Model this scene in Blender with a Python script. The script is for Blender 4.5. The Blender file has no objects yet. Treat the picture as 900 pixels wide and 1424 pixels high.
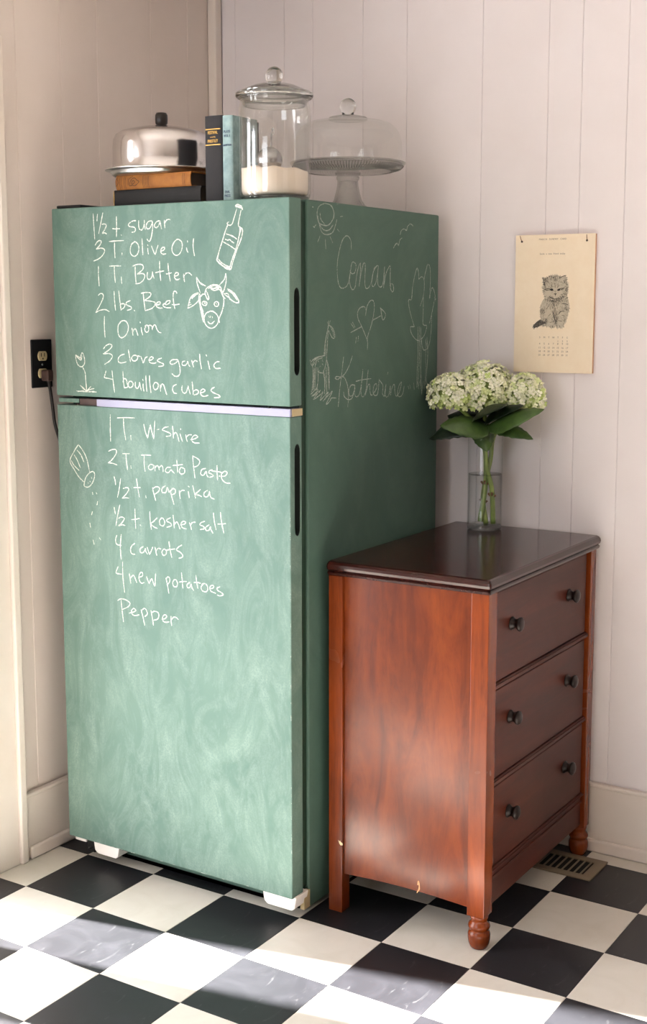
import bpy, bmesh, math, random
from mathutils import Vector, Matrix
from mathutils.geometry import tessellate_polygon
random.seed(7)
S = bpy.context.scene
COL = S.collection

# ------------------------------------------------------------------ camera, world, lights, exposure
cam = bpy.data.cameras.new('camera'); co = bpy.data.objects.new('camera', cam); COL.objects.link(co); S.camera = co
cam.sensor_fit = 'HORIZONTAL'; cam.sensor_width = 36.0
cam.lens = 1811.76 / 900 * 36
cam.shift_x = -15.43 / 900; cam.shift_y = -40.87 / 900
cam.clip_start = 0.05
MR = [[0.846649, 0.5321516, 0.0004066], [-0.072916, 0.1152519, 0.9906565], [-0.5271326, 0.8387679, -0.1363803]]
R_, U_, F_ = [Vector(v) for v in MR]
co.matrix_world = Matrix(((R_.x, U_.x, -F_.x, 2.34224), (R_.y, U_.y, -F_.y, -2.24876), (R_.z, U_.z, -F_.z, 1.47248), (0, 0, 0, 1)))

w = bpy.data.worlds.new('world'); S.world = w; w.use_nodes = True
w.node_tree.nodes['Background'].inputs[0].default_value = (0.75, 0.87, 1.0, 1); w.node_tree.nodes['Background'].inputs[1].default_value = 3.0
S.view_settings.view_transform = 'Standard'; S.view_settings.look = 'None'; S.view_settings.gamma = 1
S.view_settings.use_curve_mapping = False
S.view_settings.exposure = -0.12

def area(name, loc, d, sx, sy, power, col):
    l = bpy.data.lights.new(name, 'AREA'); l.shape = 'RECTANGLE'; l.size = sx; l.size_y = sy; l.energy = power; l.color = col
    o = bpy.data.objects.new(name, l); COL.objects.link(o); o.location = loc
    o.rotation_euler = Vector(d).to_track_quat('-Z', 'Y').to_euler(); return o
# daylight through the glazed opening in the left wall, the window behind the camera and the one on the right
area('daylight_opening', (-0.30, -0.62, 1.05), (1, 0, 0), 0.96, 1.95, 86, (0.98, 0.97, 1.0))
area('daylight_window_front', (0.75, -3.22, 1.45), (0, 1, 0), 1.0, 1.3, 20, (1.0, 0.96, 0.95))
area('daylight_window_right', (3.52, -0.9, 1.5), (-1, 0, 0), 0.9, 1.2, 2, (0.94, 0.93, 1.0))
sun = bpy.data.lights.new('sun', 'SUN'); sun.energy = 170; sun.angle = math.radians(2.0); sun.color = (1.0, 0.97, 0.94)
so = bpy.data.objects.new('sun', sun); COL.objects.link(so)
el = math.radians(36)
so.rotation_euler = Vector((math.cos(el) * .979, math.cos(el) * .205, -math.sin(el))).to_track_quat('-Z', 'Y').to_euler()
so.location = (-3, -1, 3)

# ------------------------------------------------------------------ material helpers
def srgb(r, g, b):
    f = lambda c: (c / 255 / 12.92) if c / 255 <= .04045 else ((c / 255 + .055) / 1.055) ** 2.4
    return (f(r), f(g), f(b), 1)
def mat(name, col, rough=.5, metal=0, spec=.5, coat=0, coat_rough=.1, trans=0, ior=1.45):
    m = bpy.data.materials.new(name); m.use_nodes = True
    b = m.node_tree.nodes['Principled BSDF']
    b.inputs['Base Color'].default_value = col; b.inputs['Roughness'].default_value = rough
    b.inputs['Metallic'].default_value = metal; b.inputs['Specular IOR Level'].default_value = spec
    b.inputs['Coat Weight'].default_value = coat; b.inputs['Coat Roughness'].default_value = coat_rough
    b.inputs['Transmission Weight'].default_value = trans; b.inputs['IOR'].default_value = ior
    return m
def nodes(m): return m.node_tree.nodes, m.node_tree.links, m.node_tree.nodes['Principled BSDF']
def coords(m, scale=(1, 1, 1), kind='Object', rot=(0, 0, 0), loc=(0, 0, 0)):
    n, l, b = nodes(m)
    t = n.new('ShaderNodeTexCoord'); mp = n.new('ShaderNodeMapping')
    mp.inputs['Scale'].default_value = scale; mp.inputs['Rotation'].default_value = rot; mp.inputs['Location'].default_value = loc
    l.new(t.outputs[kind], mp.inputs[0]); return mp.outputs[0]
def noise(m, vec, scale, detail=4, rough=.55, dist=0):
    n, l, b = nodes(m); x = n.new('ShaderNodeTexNoise'); x.inputs['Scale'].default_value = scale
    x.inputs['Detail'].default_value = detail; x.inputs['Roughness'].default_value = rough; x.inputs['Distortion'].default_value = dist
    l.new(vec, x.inputs['Vector']); return x.outputs['Fac']
def ramp(m, fac, stops):
    n, l, b = nodes(m); r = n.new('ShaderNodeValToRGB'); e = r.color_ramp.elements
    while len(e) < len(stops): e.new(.5)
    for el_, (p, c) in zip(e, stops): el_.position = p; el_.color = c
    l.new(fac, r.inputs[0]); return r.outputs[0]
def mix(m, fac, a, b_, mode='MIX'):
    n, l, b = nodes(m); x = n.new('ShaderNodeMix'); x.data_type = 'RGBA'; x.blend_type = mode
    for v, i in ((fac, 0), (a, 6), (b_, 7)):
        if hasattr(v, 'is_linked'): l.new(v, x.inputs[i])
        else: x.inputs[i].default_value = v
    return x.outputs[2]
def tobase(m, c): m.node_tree.links.new(c, m.node_tree.nodes['Principled BSDF'].inputs['Base Color'])
def torough(m, fac, lo, hi):
    n, l, b = nodes(m); r = n.new('ShaderNodeMapRange'); r.inputs['To Min'].default_value = lo; r.inputs['To Max'].default_value = hi
    l.new(fac, r.inputs['Value']); l.new(r.outputs[0], b.inputs['Roughness'])
def bump(m, fac, strength=.3, dist=.002):
    n, l, b = nodes(m); x = n.new('ShaderNodeBump'); x.inputs['Strength'].default_value = strength; x.inputs['Distance'].default_value = dist
    l.new(fac, x.inputs['Height']); l.new(x.outputs[0], b.inputs['Normal'])
W1 = (1, 1, 1, 1)

def painted(name, col, dirt, rough=.45, bs=.12):
    m = mat(name, col, rough, spec=.4); v = coords(m)
    f = noise(m, v, 3.0, 5); f2 = noise(m, v, 60, 3)
    c = mix(m, ramp(m, f, [(.35, (0, 0, 0, 1)), (.75, W1)]), col, dirt)
    tobase(m, c); bump(m, f2, bs, .002); return m
M_wall = painted('wall_paint', srgb(231, 225, 227), srgb(224, 217, 218))
M_wall_left = painted('wall_paint_left', srgb(220, 209, 202), srgb(212, 200, 191))
M_trim = painted('trim_paint', srgb(228, 219, 211), srgb(216, 203, 191), .35)
M_room = mat('room_paint', srgb(225, 215, 206), .7)

def tile_mat(name, a, b_, rough, streak, sc):
    m = mat(name, a, rough, spec=.5); v = coords(m, kind='Object')
    f = noise(m, v, 7, 6, .6, .8); g = noise(m, v, 90, 3); s = noise(m, coords(m, (14, 3, 3)), 3, 7, .7, 1.6)
    c = mix(m, ramp(m, f, [(.4, (0, 0, 0, 1)), (.8, W1)]), a, b_)
    c = mix(m, ramp(m, s, [(.60, (0, 0, 0, 1)), (.74, (sc, sc, sc, 1))]), c, streak)
    tobase(m, c); torough(m, f, rough - .06, rough + .12); bump(m, g, .05, .001); return m
M_black = tile_mat('black_vinyl', srgb(29, 29, 32), srgb(40, 40, 44), .36, srgb(120, 120, 120), .30)
M_white = tile_mat('white_vinyl', srgb(205, 200, 190), srgb(194, 188, 176), .30, srgb(176, 166, 148), .25)

def chalkboard(name, a, b_, dust, amt, sc=1.0):
    m = mat(name, a, .62, spec=.35)
    v = coords(m, (1, 1, 1)); v2 = coords(m, (2.2, 1, .9), rot=(0, .7, 0)); v3 = coords(m, (1, 1, 1), loc=(3, 1, 2))
    f = noise(m, v3, 2.2, 6, .6, 1.2); g = noise(m, v2, 5, 8, .70, 1.8); h = noise(m, v, 260, 2, .7)
    c = mix(m, ramp(m, f, [(.30, (0, 0, 0, 1)), (.72, W1)]), a, b_)
    k = mix(m, 1.0, ramp(m, g, [(.42, (0, 0, 0, 1)), (.75, (amt, amt, amt, 1))]), ramp(m, h, [(.30, (.35, .35, .35, 1)), (.65, W1)]), 'MULTIPLY')
    c = mix(m, k, c, dust)
    tobase(m, c); bump(m, h, .12, .0008); return m
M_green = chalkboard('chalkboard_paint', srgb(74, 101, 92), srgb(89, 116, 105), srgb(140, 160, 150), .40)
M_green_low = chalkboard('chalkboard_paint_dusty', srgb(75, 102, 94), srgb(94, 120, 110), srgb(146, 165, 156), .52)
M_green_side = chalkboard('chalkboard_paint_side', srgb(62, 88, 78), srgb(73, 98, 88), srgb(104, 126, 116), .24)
M_green_dark = mat('green_gasket', srgb(16, 44, 30), .6)
def chalk():
    m = mat('chalk', srgb(198, 202, 192), .95, spec=.1)
    h = noise(m, coords(m), 420, 2, .8); n, l, b = nodes(m)
    a = ramp(m, h, [(.34, (.28, .28, .28, 1)), (.50, W1)]); l.new(a, b.inputs['Alpha']); return m
M_chalk = chalk()
def chalk2():
    m = mat('chalk_thin', srgb(186, 196, 188), .95, spec=.1)
    h = noise(m, coords(m), 420, 2, .8); n, l, b = nodes(m)
    a = ramp(m, h, [(.36, (.15, .15, .15, 1)), (.58, (.85, .85, .85, 1))]); l.new(a, b.inputs['Alpha']); return m
M_chalk_thin = chalk2()

def wood(name, dark, mid, light, rough, scale, coat=.35, relief=True):
    m = mat(name, mid, rough, spec=.4, coat=coat, coat_rough=.14)
    v = coords(m, scale); f = noise(m, v, 3.2, 8, .68, .6); g = noise(m, coords(m), 3.5, 4, .6, .5); p = noise(m, v, 40, 3, .7)
    c = ramp(m, f, [(.28, dark), (.5, mid), (.74, light)])
    c = mix(m, ramp(m, g, [(.35, (0, 0, 0, 1)), (.7, (.65, .65, .65, 1))]), c, dark)
    c = mix(m, ramp(m, p, [(.55, (0, 0, 0, 1)), (.8, (.35, .35, .35, 1))]), c, dark)
    tobase(m, c)
    if relief: torough(m, g, rough - .03, rough + .06); bump(m, f, .03, .001)
    return m
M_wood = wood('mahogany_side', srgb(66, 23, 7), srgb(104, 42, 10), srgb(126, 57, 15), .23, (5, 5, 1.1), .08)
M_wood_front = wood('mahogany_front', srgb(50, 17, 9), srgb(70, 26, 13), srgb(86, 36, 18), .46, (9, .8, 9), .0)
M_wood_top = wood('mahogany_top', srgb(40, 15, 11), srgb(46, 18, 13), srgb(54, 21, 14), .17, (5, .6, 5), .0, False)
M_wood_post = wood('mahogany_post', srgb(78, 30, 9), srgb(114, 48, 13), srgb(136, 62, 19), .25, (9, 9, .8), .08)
M_void = mat('shadow_gap', srgb(20, 10, 7), .9)
M_knob = mat('dark_knob', srgb(24, 13, 11), .38, spec=.35)
M_backboard = mat('back_board', srgb(78, 50, 34), .8)

M_alu = mat('aluminium', srgb(206, 204, 204), .17, metal=1)
M_alu_tray = mat('aluminium_tray', srgb(214, 214, 212), .30, metal=1)
M_steel = mat('steel', srgb(170, 170, 172), .22, metal=1)
M_bakelite = mat('black_bakelite', srgb(26, 18, 14), .3)
M_plastic_white = mat('white_plastic', srgb(238, 234, 230), .4)
M_plastic_lilac = mat('pale_lilac_plastic', srgb(140, 140, 162), .35)
M_black_plastic = mat('black_plastic', srgb(18, 18, 20), .4)
M_brown = mat('brown_metal', srgb(62, 46, 42), .5)
M_ivory = mat('ivory_plastic', srgb(176, 160, 124), .35)
M_register = mat('tan_metal', srgb(118, 105, 86), .5)
M_hole = mat('black_void', srgb(6, 6, 6), .9)

def sheet_glass(name, tint, refl=1.0, face=.985, mid=.93):
    # thin glass: clear film with fresnel reflections, tinted where the sight line runs along the wall of the vessel
    m = bpy.data.materials.new(name); m.use_nodes = True; n = m.node_tree.nodes; l = m.node_tree.links
    for x in list(n): n.remove(x)
    o = n.new('ShaderNodeOutputMaterial'); t = n.new('ShaderNodeBsdfTransparent'); g = n.new('ShaderNodeBsdfGlossy'); mx = n.new('ShaderNodeMixShader')
    lw = n.new('ShaderNodeLayerWeight'); lw.inputs[0].default_value = .25
    r = n.new('ShaderNodeValToRGB'); e = r.color_ramp.elements
    e[0].position = .0; e[0].color = (face, face + .004, face, 1); e[1].position = 1.0; e[1].color = tint
    k = e.new(.72); k.color = (mid, mid + .012, mid, 1); k2 = e.new(.90); k2.color = (mid * .75, mid * .77, mid * .75, 1)
    l.new(lw.outputs['Facing'], r.inputs[0]); l.new(r.outputs[0], t.inputs[0])
    g.inputs['Roughness'].default_value = .02; g.inputs['Color'].default_value = (refl, refl, refl, 1)
    pw = n.new('ShaderNodeMath'); pw.operation = 'POWER'; pw.inputs[1].default_value = 4.0
    lf = n.new('ShaderNodeLayerWeight'); lf.inputs[0].default_value = .5; l.new(lf.outputs['Facing'], pw.inputs[0])
    f = n.new('ShaderNodeMapRange'); f.inputs['To Min'].default_value = .05; f.inputs['To Max'].default_value = .75; l.new(pw.outputs[0], f.inputs['Value'])
    l.new(f.outputs[0], mx.inputs[0]); l.new(t.outputs[0], mx.inputs[1]); l.new(g.outputs[0], mx.inputs[2]); l.new(mx.outputs[0], o.inputs[0]); return m
M_glass = sheet_glass('thin_glass', (.10, .12, .11, 1), 1.0, .985, .90)
M_glass_lid = sheet_glass('thick_glass', (.08, .10, .09, 1), 1.0, .88, .68)
M_glass_dome = sheet_glass('dome_glass', (.40, .43, .42, 1), 1.0, .99, .95)
M_glass_plate = sheet_glass('pressed_glass', (.10, .13, .12, 1), 1.0, .86, .68)
M_glass_vase = sheet_glass('vase_glass', (.40, .43, .46, 1), .7, .99, .965)
M_glass_solid = mat('solid_glass', (.93, .95, .94, 1), .03, trans=1, ior=1.45)
M_flour = mat('flour', srgb(236, 222, 206), .95)
M_water = sheet_glass('water', (.62, .66, .62, 1), .5, .99, .975)

def cloth(name, col, dark, rough=.75):
    m = mat(name, col, rough); v = coords(m); f = noise(m, v, 30, 5, .65); g = noise(m, v, 700, 2)
    tobase(m, mix(m, ramp(m, f, [(.35, (0, 0, 0, 1)), (.7, W1)]), col, dark)); bump(m, g, .2, .0005); return m
M_book_black = cloth('black_cloth', srgb(20, 19, 18), srgb(15, 14, 14))
M_book_navy = cloth('charcoal_cloth', srgb(32, 31, 33), srgb(26, 25, 27))
M_book_blue = cloth('pale_blue_cloth', srgb(142, 164, 164), srgb(104, 128, 128))
M_book_ochre = cloth('ochre_cloth', srgb(156, 100, 40), srgb(132, 80, 30))
M_pages = mat('page_edges', srgb(206, 190, 160), .9); M_pages_shaded = mat('page_edges_shaded', srgb(66, 56, 46), .9)  # second brown has the shade on the lying books' pages put into its colour
M_gold = mat('gilt', srgb(206, 164, 84), .4, metal=.3)
M_print_brown = mat('brown_print', srgb(86, 54, 26), .8)
M_print_blue = mat('blue_print', srgb(56, 66, 96), .8)
M_paper = cloth('cream_card', srgb(238, 223, 200), srgb(234, 217, 192), .85)
M_paper_edge = mat('card_edge', srgb(206, 160, 128), .8)
M_ink = mat('grey_ink', srgb(120, 104, 90), .9)
M_cat = [mat('print_grey_%s' % t, srgb(*c), .9) for t, c in (('pale', (188, 178, 160)), ('mid', (146, 138, 124)), ('dusk', (98, 93, 86)), ('dark', (44, 42, 42)))]
M_string = mat('brown_cord', srgb(120, 84, 56), .8)

M_petal = [mat('petal_%s' % t, srgb(*c), .6) for t, c in (('cream', (246, 246, 222)), ('ivory', (238, 240, 204)), ('green', (220, 230, 170)), ('lime', (196, 212, 132)))]
for m in M_petal: m.node_tree.nodes['Principled BSDF'].inputs['Subsurface Weight'].default_value = 0
M_core = mat('flower_core', srgb(150, 170, 96), .8)
def leafm(name, a, b_):
    m = mat(name, a, .42); v = coords(m); f = noise(m, v, 40, 5)
    tobase(m, mix(m, ramp(m, f, [(.35, (0, 0, 0, 1)), (.7, W1)]), a, b_)); bump(m, noise(m, v, 120, 3), .3, .002); return m
M_leaf = {'d': leafm('dark_leaf', srgb(20, 34, 20), srgb(30, 48, 24)), 'm': leafm('mid_leaf', srgb(56, 80, 36), srgb(74, 102, 48))}
M_stem = leafm('stem', srgb(116, 142, 66), srgb(140, 160, 84))
M_node = mat('stem_node', srgb(120, 78, 48), .7)

# ------------------------------------------------------------------ geometry helpers
def link(name, bm, m, parent=None, smooth=False, bevel=0, seg=2):
    me = bpy.data.meshes.new(name); bmesh.ops.recalc_face_normals(bm, faces=bm.faces[:]); bm.to_mesh(me); bm.free()
    for x in (m if isinstance(m, (list, tuple)) else [m]): me.materials.append(x)
    if smooth:
        for p in me.polygons: p.use_smooth = True
    o = bpy.data.objects.new(name, me); COL.objects.link(o)
    if parent is not None:
        o.parent = parent; o.matrix_parent_inverse = Matrix.Translation(-WP(parent))
    if bevel:
        b = o.modifiers.new('bevel', 'BEVEL'); b.width = bevel; b.segments = seg; b.limit_method = 'ANGLE'; b.angle_limit = math.radians(40)
    return o
def WP(o): return o.location if o.parent is None else Vector((0, 0, 0))    # only roots carry a location here
def thing(name, label, cat, loc, group=None):
    o = bpy.data.objects.new(name, None); COL.objects.link(o); o.location = loc; o.empty_display_size = .05
    o['label'] = label; o['category'] = cat
    if group: o['group'] = group
    return o
def tag(o, label, cat, group=None):
    o['label'] = label; o['category'] = cat
    if group: o['group'] = group
    return o
def struct(o): o['kind'] = 'structure'; return o
def lab(o, s): o['label'] = s; return o
def box(bm, x0, x1, y0, y1, z0, z1):
    v = [bm.verts.new(p) for p in ((x0, y0, z0), (x1, y0, z0), (x1, y1, z0), (x0, y1, z0), (x0, y0, z1), (x1, y0, z1), (x1, y1, z1), (x0, y1, z1))]
    for f in ((0, 3, 2, 1), (4, 5, 6, 7), (0, 1, 5, 4), (1, 2, 6, 5), (2, 3, 7, 6), (3, 0, 4, 7)): bm.faces.new([v[i] for i in f])
    return v
def bx(name, x0, x1, y0, y1, z0, z1, m, parent=None, bevel=0, seg=2):
    bm = bmesh.new(); box(bm, x0, x1, y0, y1, z0, z1); return link(name, bm, m, parent, bevel=bevel, seg=seg)
def lathe(bm, prof, c=(0, 0, 0), n=48, axis='z', closed=False):
    rings = []
    for r, h in prof:
        ring = []
        for i in range(n):
            a = 2 * math.pi * i / n; x, y = r * math.cos(a), r * math.sin(a)
            p = (c[0] + x, c[1] + y, c[2] + h) if axis == 'z' else (c[0] + h, c[1] + x, c[2] + y)
            ring.append(bm.verts.new(p))
            if r < 1e-6: break
        rings.append(ring)
    for a, b in zip(rings, rings[1:] + ([rings[0]] if closed else [])):
        if len(a) == 1 and len(b) == 1: continue
        for i in range(n):
            j = (i + 1) % n
            if len(a) == 1: bm.faces.new((a[0], b[j], b[i]))
            elif len(b) == 1: bm.faces.new((a[i], a[j], b[0]))
            else: bm.faces.new((a[i], a[j], b[j], b[i]))
def turned(name, prof, c, m, parent=None, n=48, axis='z', closed=False):
    bm = bmesh.new(); lathe(bm, prof, c, n, axis, closed)
    o = link(name, bm, m, parent, smooth=True)
    return o
def catmull(P, n=5):
    P = [Vector(p) for p in P]
    if len(P) < 3: return P
    Q = [P[0] * 2 - P[1]] + P + [P[-1] * 2 - P[-2]]; o = []
    for i in range(len(P) - 1):
        a, b, c, d = Q[i:i + 4]
        for k in range(n):
            t = k / n; o.append(.5 * (2 * b + (c - a) * t + (2 * a - 5 * b + 4 * c - d) * t * t + (3 * b - a - 3 * c + d) * t ** 3))
    return o + [P[-1]]
def tube(bm, P, rad, n=10, curve=6):
    P = catmull(P, curve); rings = []; ref = None
    for i, p in enumerate(P):
        d = (P[min(i + 1, len(P) - 1)] - P[max(i - 1, 0)]).normalized()
        if ref is None: ref = d.orthogonal().normalized()
        ref = (ref - d * ref.dot(d)).normalized(); s = d.cross(ref)
        r = rad(i / (len(P) - 1)) if callable(rad) else rad
        rings.append([bm.verts.new(p + (ref * math.cos(2 * math.pi * k / n) + s * math.sin(2 * math.pi * k / n)) * r) for k in range(n)])
    for a, b in zip(rings, rings[1:]):
        for k in range(n): bm.faces.new((a[k], a[(k + 1) % n], b[(k + 1) % n], b[k]))
    bm.faces.new(rings[0][::-1]); bm.faces.new(rings[-1])
def ribbon(bm, P2, width, place, off, jit=.25, mi=0, curve=4):
    """flat stroke laid on a plane: P2 are 2-D points, place(a, b, off) -> 3-D"""
    P = catmull([(a, b, 0) for a, b in P2], curve); L = []
    for i, p in enumerate(P):
        d = P[min(i + 1, len(P) - 1)] - P[max(i - 1, 0)]
        if d.length < 1e-7: d = Vector((1, 0, 0))
        d.normalize(); nn = Vector((-d.y, d.x, 0)); wv = width * .5 * (1 + random.uniform(-jit, jit))
        if i in (0, len(P) - 1): p = p + d * (width * .3 * (-1 if i == 0 else 1)); wv *= .7
        a, b = p + nn * wv, p - nn * wv
        L.append((bm.verts.new(place(a.x, a.y, off)), bm.verts.new(place(b.x, b.y, off))))
    for a, b in zip(L, L[1:]):
        f = bm.faces.new((a[0], b[0], b[1], a[1])); f.material_index = mi
def letters(name, s, size, loc, rot, m, parent, align='CENTER', extrude=.0001, sx=1.0):
    cu = bpy.data.curves.new(name, 'FONT'); cu.body = s; cu.size = size; cu.align_x = align; cu.align_y = 'CENTER'; cu.extrude = extrude; cu.resolution_u = 2
    o = bpy.data.objects.new('tmp', cu); me = bpy.data.meshes.new_from_object(o); bpy.data.objects.remove(o)
    me.transform(Matrix.Translation(loc) @ rot @ Matrix.Diagonal((sx, 1, 1, 1))); me.name = name
    me.materials.clear(); me.materials.append(m)
    q = bpy.data.objects.new(name, me); COL.objects.link(q); q.parent = parent; q.matrix_parent_inverse = Matrix.Translation(-WP(parent)); return q
FRONT = Matrix.Rotation(math.radians(90), 4, 'X')

# ------------------------------------------------------------------ the setting
XL, YB, T = -.125, .9935, .2286
XR, YF, ZC = 3.55, -3.15, 2.50
def checker():
    m = tile_mat('checkered_vinyl', srgb(226, 216, 200), srgb(214, 202, 182), .30, srgb(190, 178, 158), .2)
    n, l, b = nodes(m); c = n.new('ShaderNodeTexChecker'); c.inputs['Scale'].default_value = 1
    c.inputs[1].default_value = srgb(222, 212, 196); c.inputs[2].default_value = srgb(28, 28, 30)
    l.new(coords(m, (1 / T, 1 / T, 0), loc=(0, 0, .5)), c.inputs[0]); l.new(c.outputs[0], b.inputs['Base Color']); return m
M_check = checker()
floor = struct(bx('floor', XL - .1, XR + .1, YF - .1, YB + .1, -.06, -.0015, M_check))
tm = {}
for i in range(-1, 10):
    for j in range(-5, 5):
        x0, x1, y0, y1 = i * T, (i + 1) * T, j * T, (j + 1) * T
        x0 = max(x0, XL); y1 = min(y1, YB)
        if x1 - x0 < .01 or y1 - y0 < .01: continue
        col = (i + j) % 2; full = abs(x1 - x0 - T) < 1e-6 and abs(y1 - y0 - T) < 1e-6; key = (col, full)
        g = .0004; m = M_black if col == 0 else M_white
        if full and key in tm:
            o = bpy.data.objects.new('tile', tm[key]); COL.objects.link(o)
        else:
            bm = bmesh.new(); w_, h_ = x1 - x0, y1 - y0
            a = [bm.verts.new((q[0], q[1], -.0015)) for q in ((g, g), (w_ - g, g), (w_ - g, h_ - g), (g, h_ - g))]
            b = [bm.verts.new((q[0], q[1], -.0004)) for q in ((g, g), (w_ - g, g), (w_ - g, h_ - g), (g, h_ - g))]
            k = g + .0006
            c = [bm.verts.new((q[0], q[1], 0)) for q in ((k, k), (w_ - k, k), (w_ - k, h_ - k), (k, h_ - k))]
            for r0, r1 in ((a, b), (b, c)):
                for q in range(4): bm.faces.new((r0[q], r0[(q + 1) % 4], r1[(q + 1) % 4], r1[q]))
            bm.faces.new(c)
            o = link('tile', bm, m)
            if full: tm[key] = o.data
        o.location = (x0, y0, 0); o.parent = floor

struct(bx('ceiling', XL - .1, XR + .1, YF - .1, YB + .1, ZC, ZC + .1, M_room))
wall_back = struct(bx('wall_back', XL - .1, XR + .1, YB + .006, YB + .1, 0, ZC, M_wall))
# left wall: an opening lets the sun in just outside the frame
OY0, OY1, OZ = -1.12, -.135, 2.02
bm = bmesh.new(); box(bm, XL - .1, XL - .006, OY1, YB + .006, 0, ZC); box(bm, XL - .1, XL - .006, YF, OY0, 0, ZC); box(bm, XL - .1, XL - .006, OY0, OY1, OZ, ZC)
wall_left = struct(link('wall_left', bm, M_wall_left))
bm = bmesh.new(); box(bm, XL - .1, XR + .1, YF - .1, YF, 0, .8); box(bm, XL - .1, XR + .1, YF - .1, YF, 2.1, ZC); box(bm, XL - .1, .25, YF - .1, YF, .8, 2.1); box(bm, 1.25, XR + .1, YF - .1, YF, .8, 2.1)
struct(link('wall_front', bm, M_room))
struct(bx('wall_right', XR, XR + .1, YF, YB + .006, 0, ZC, mat('room_paint_dark', srgb(126, 112, 100), .7)))  # unseen wall, its paint darkened to weaken light bounced from the right

def planks(edges, wall, m, back):
    for a, b in zip(edges, edges[1:]):
        g = .0002; bm = bmesh.new()
        if back: box(bm, a + g, b - g, YB, YB + .0062, .16, ZC)
        else: box(bm, XL - .0062, XL, a + g, b - g, .16, ZC)
        link('wall_plank', bm, m, wall, bevel=.0016, seg=1)
planks([-.095, -.045, .131, .23, .398, .539, .769, .958, 1.05, 1.172, 1.345, 1.47, 1.64, 1.79, 1.97, 2.12, 2.30, 2.46, 2.66], wall_back, M_wall, True)
planks([.0, .178, .338, .478, .700, .867, .965], wall_left, M_wall_left, False)
struct(bx('trim_1', -.125, -.094, .962, YB, .18, ZC, M_trim, bevel=.004))           # corner moulding
# baseboards with cap and shoe
bb = struct(bx('baseboard_back', -.11, XR, .9795, .9935, 0, .178, M_trim, bevel=.002))
bx('baseboard_cap', -.11, XR, .974, .9935, .178, .190, M_trim, bb, bevel=.004)
bx('shoe_moulding', -.11, XR, .966, .9795, 0, .036, M_trim, bb, bevel=.006, seg=3)
bb = struct(bx('baseboard_left', -.125, -.112, .1115, .9795, 0, .170, M_trim, bevel=.002))
bx('baseboard_cap', -.125, -.107, .1115, .966, .170, .182, M_trim, bb, bevel=.004)
bx('shoe_moulding', -.112, -.100, .122, .966, 0, .036, M_trim, bb, bevel=.006, seg=3)
# casing at the left edge of the picture
d1 = struct(bx('door_1', -.125, -.108, -.135, .086, 0, 2.10, M_trim, bevel=.002))
bx('casing_band', -.125, -.098, .0865, .1105, 0, 2.12, M_trim, d1, bevel=.004)
bx('casing_head', -.125, -.108, OY0 - .1, -.136, OZ, 2.10, M_trim, d1, bevel=.002)
bx('meeting_stile', -.185, -.150, -.60, -.335, .0, OZ, M_trim, d1, bevel=.003)
bx('door_rail', -.185, -.150, -.334, -.136, .0, .012, M_trim, d1)

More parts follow.
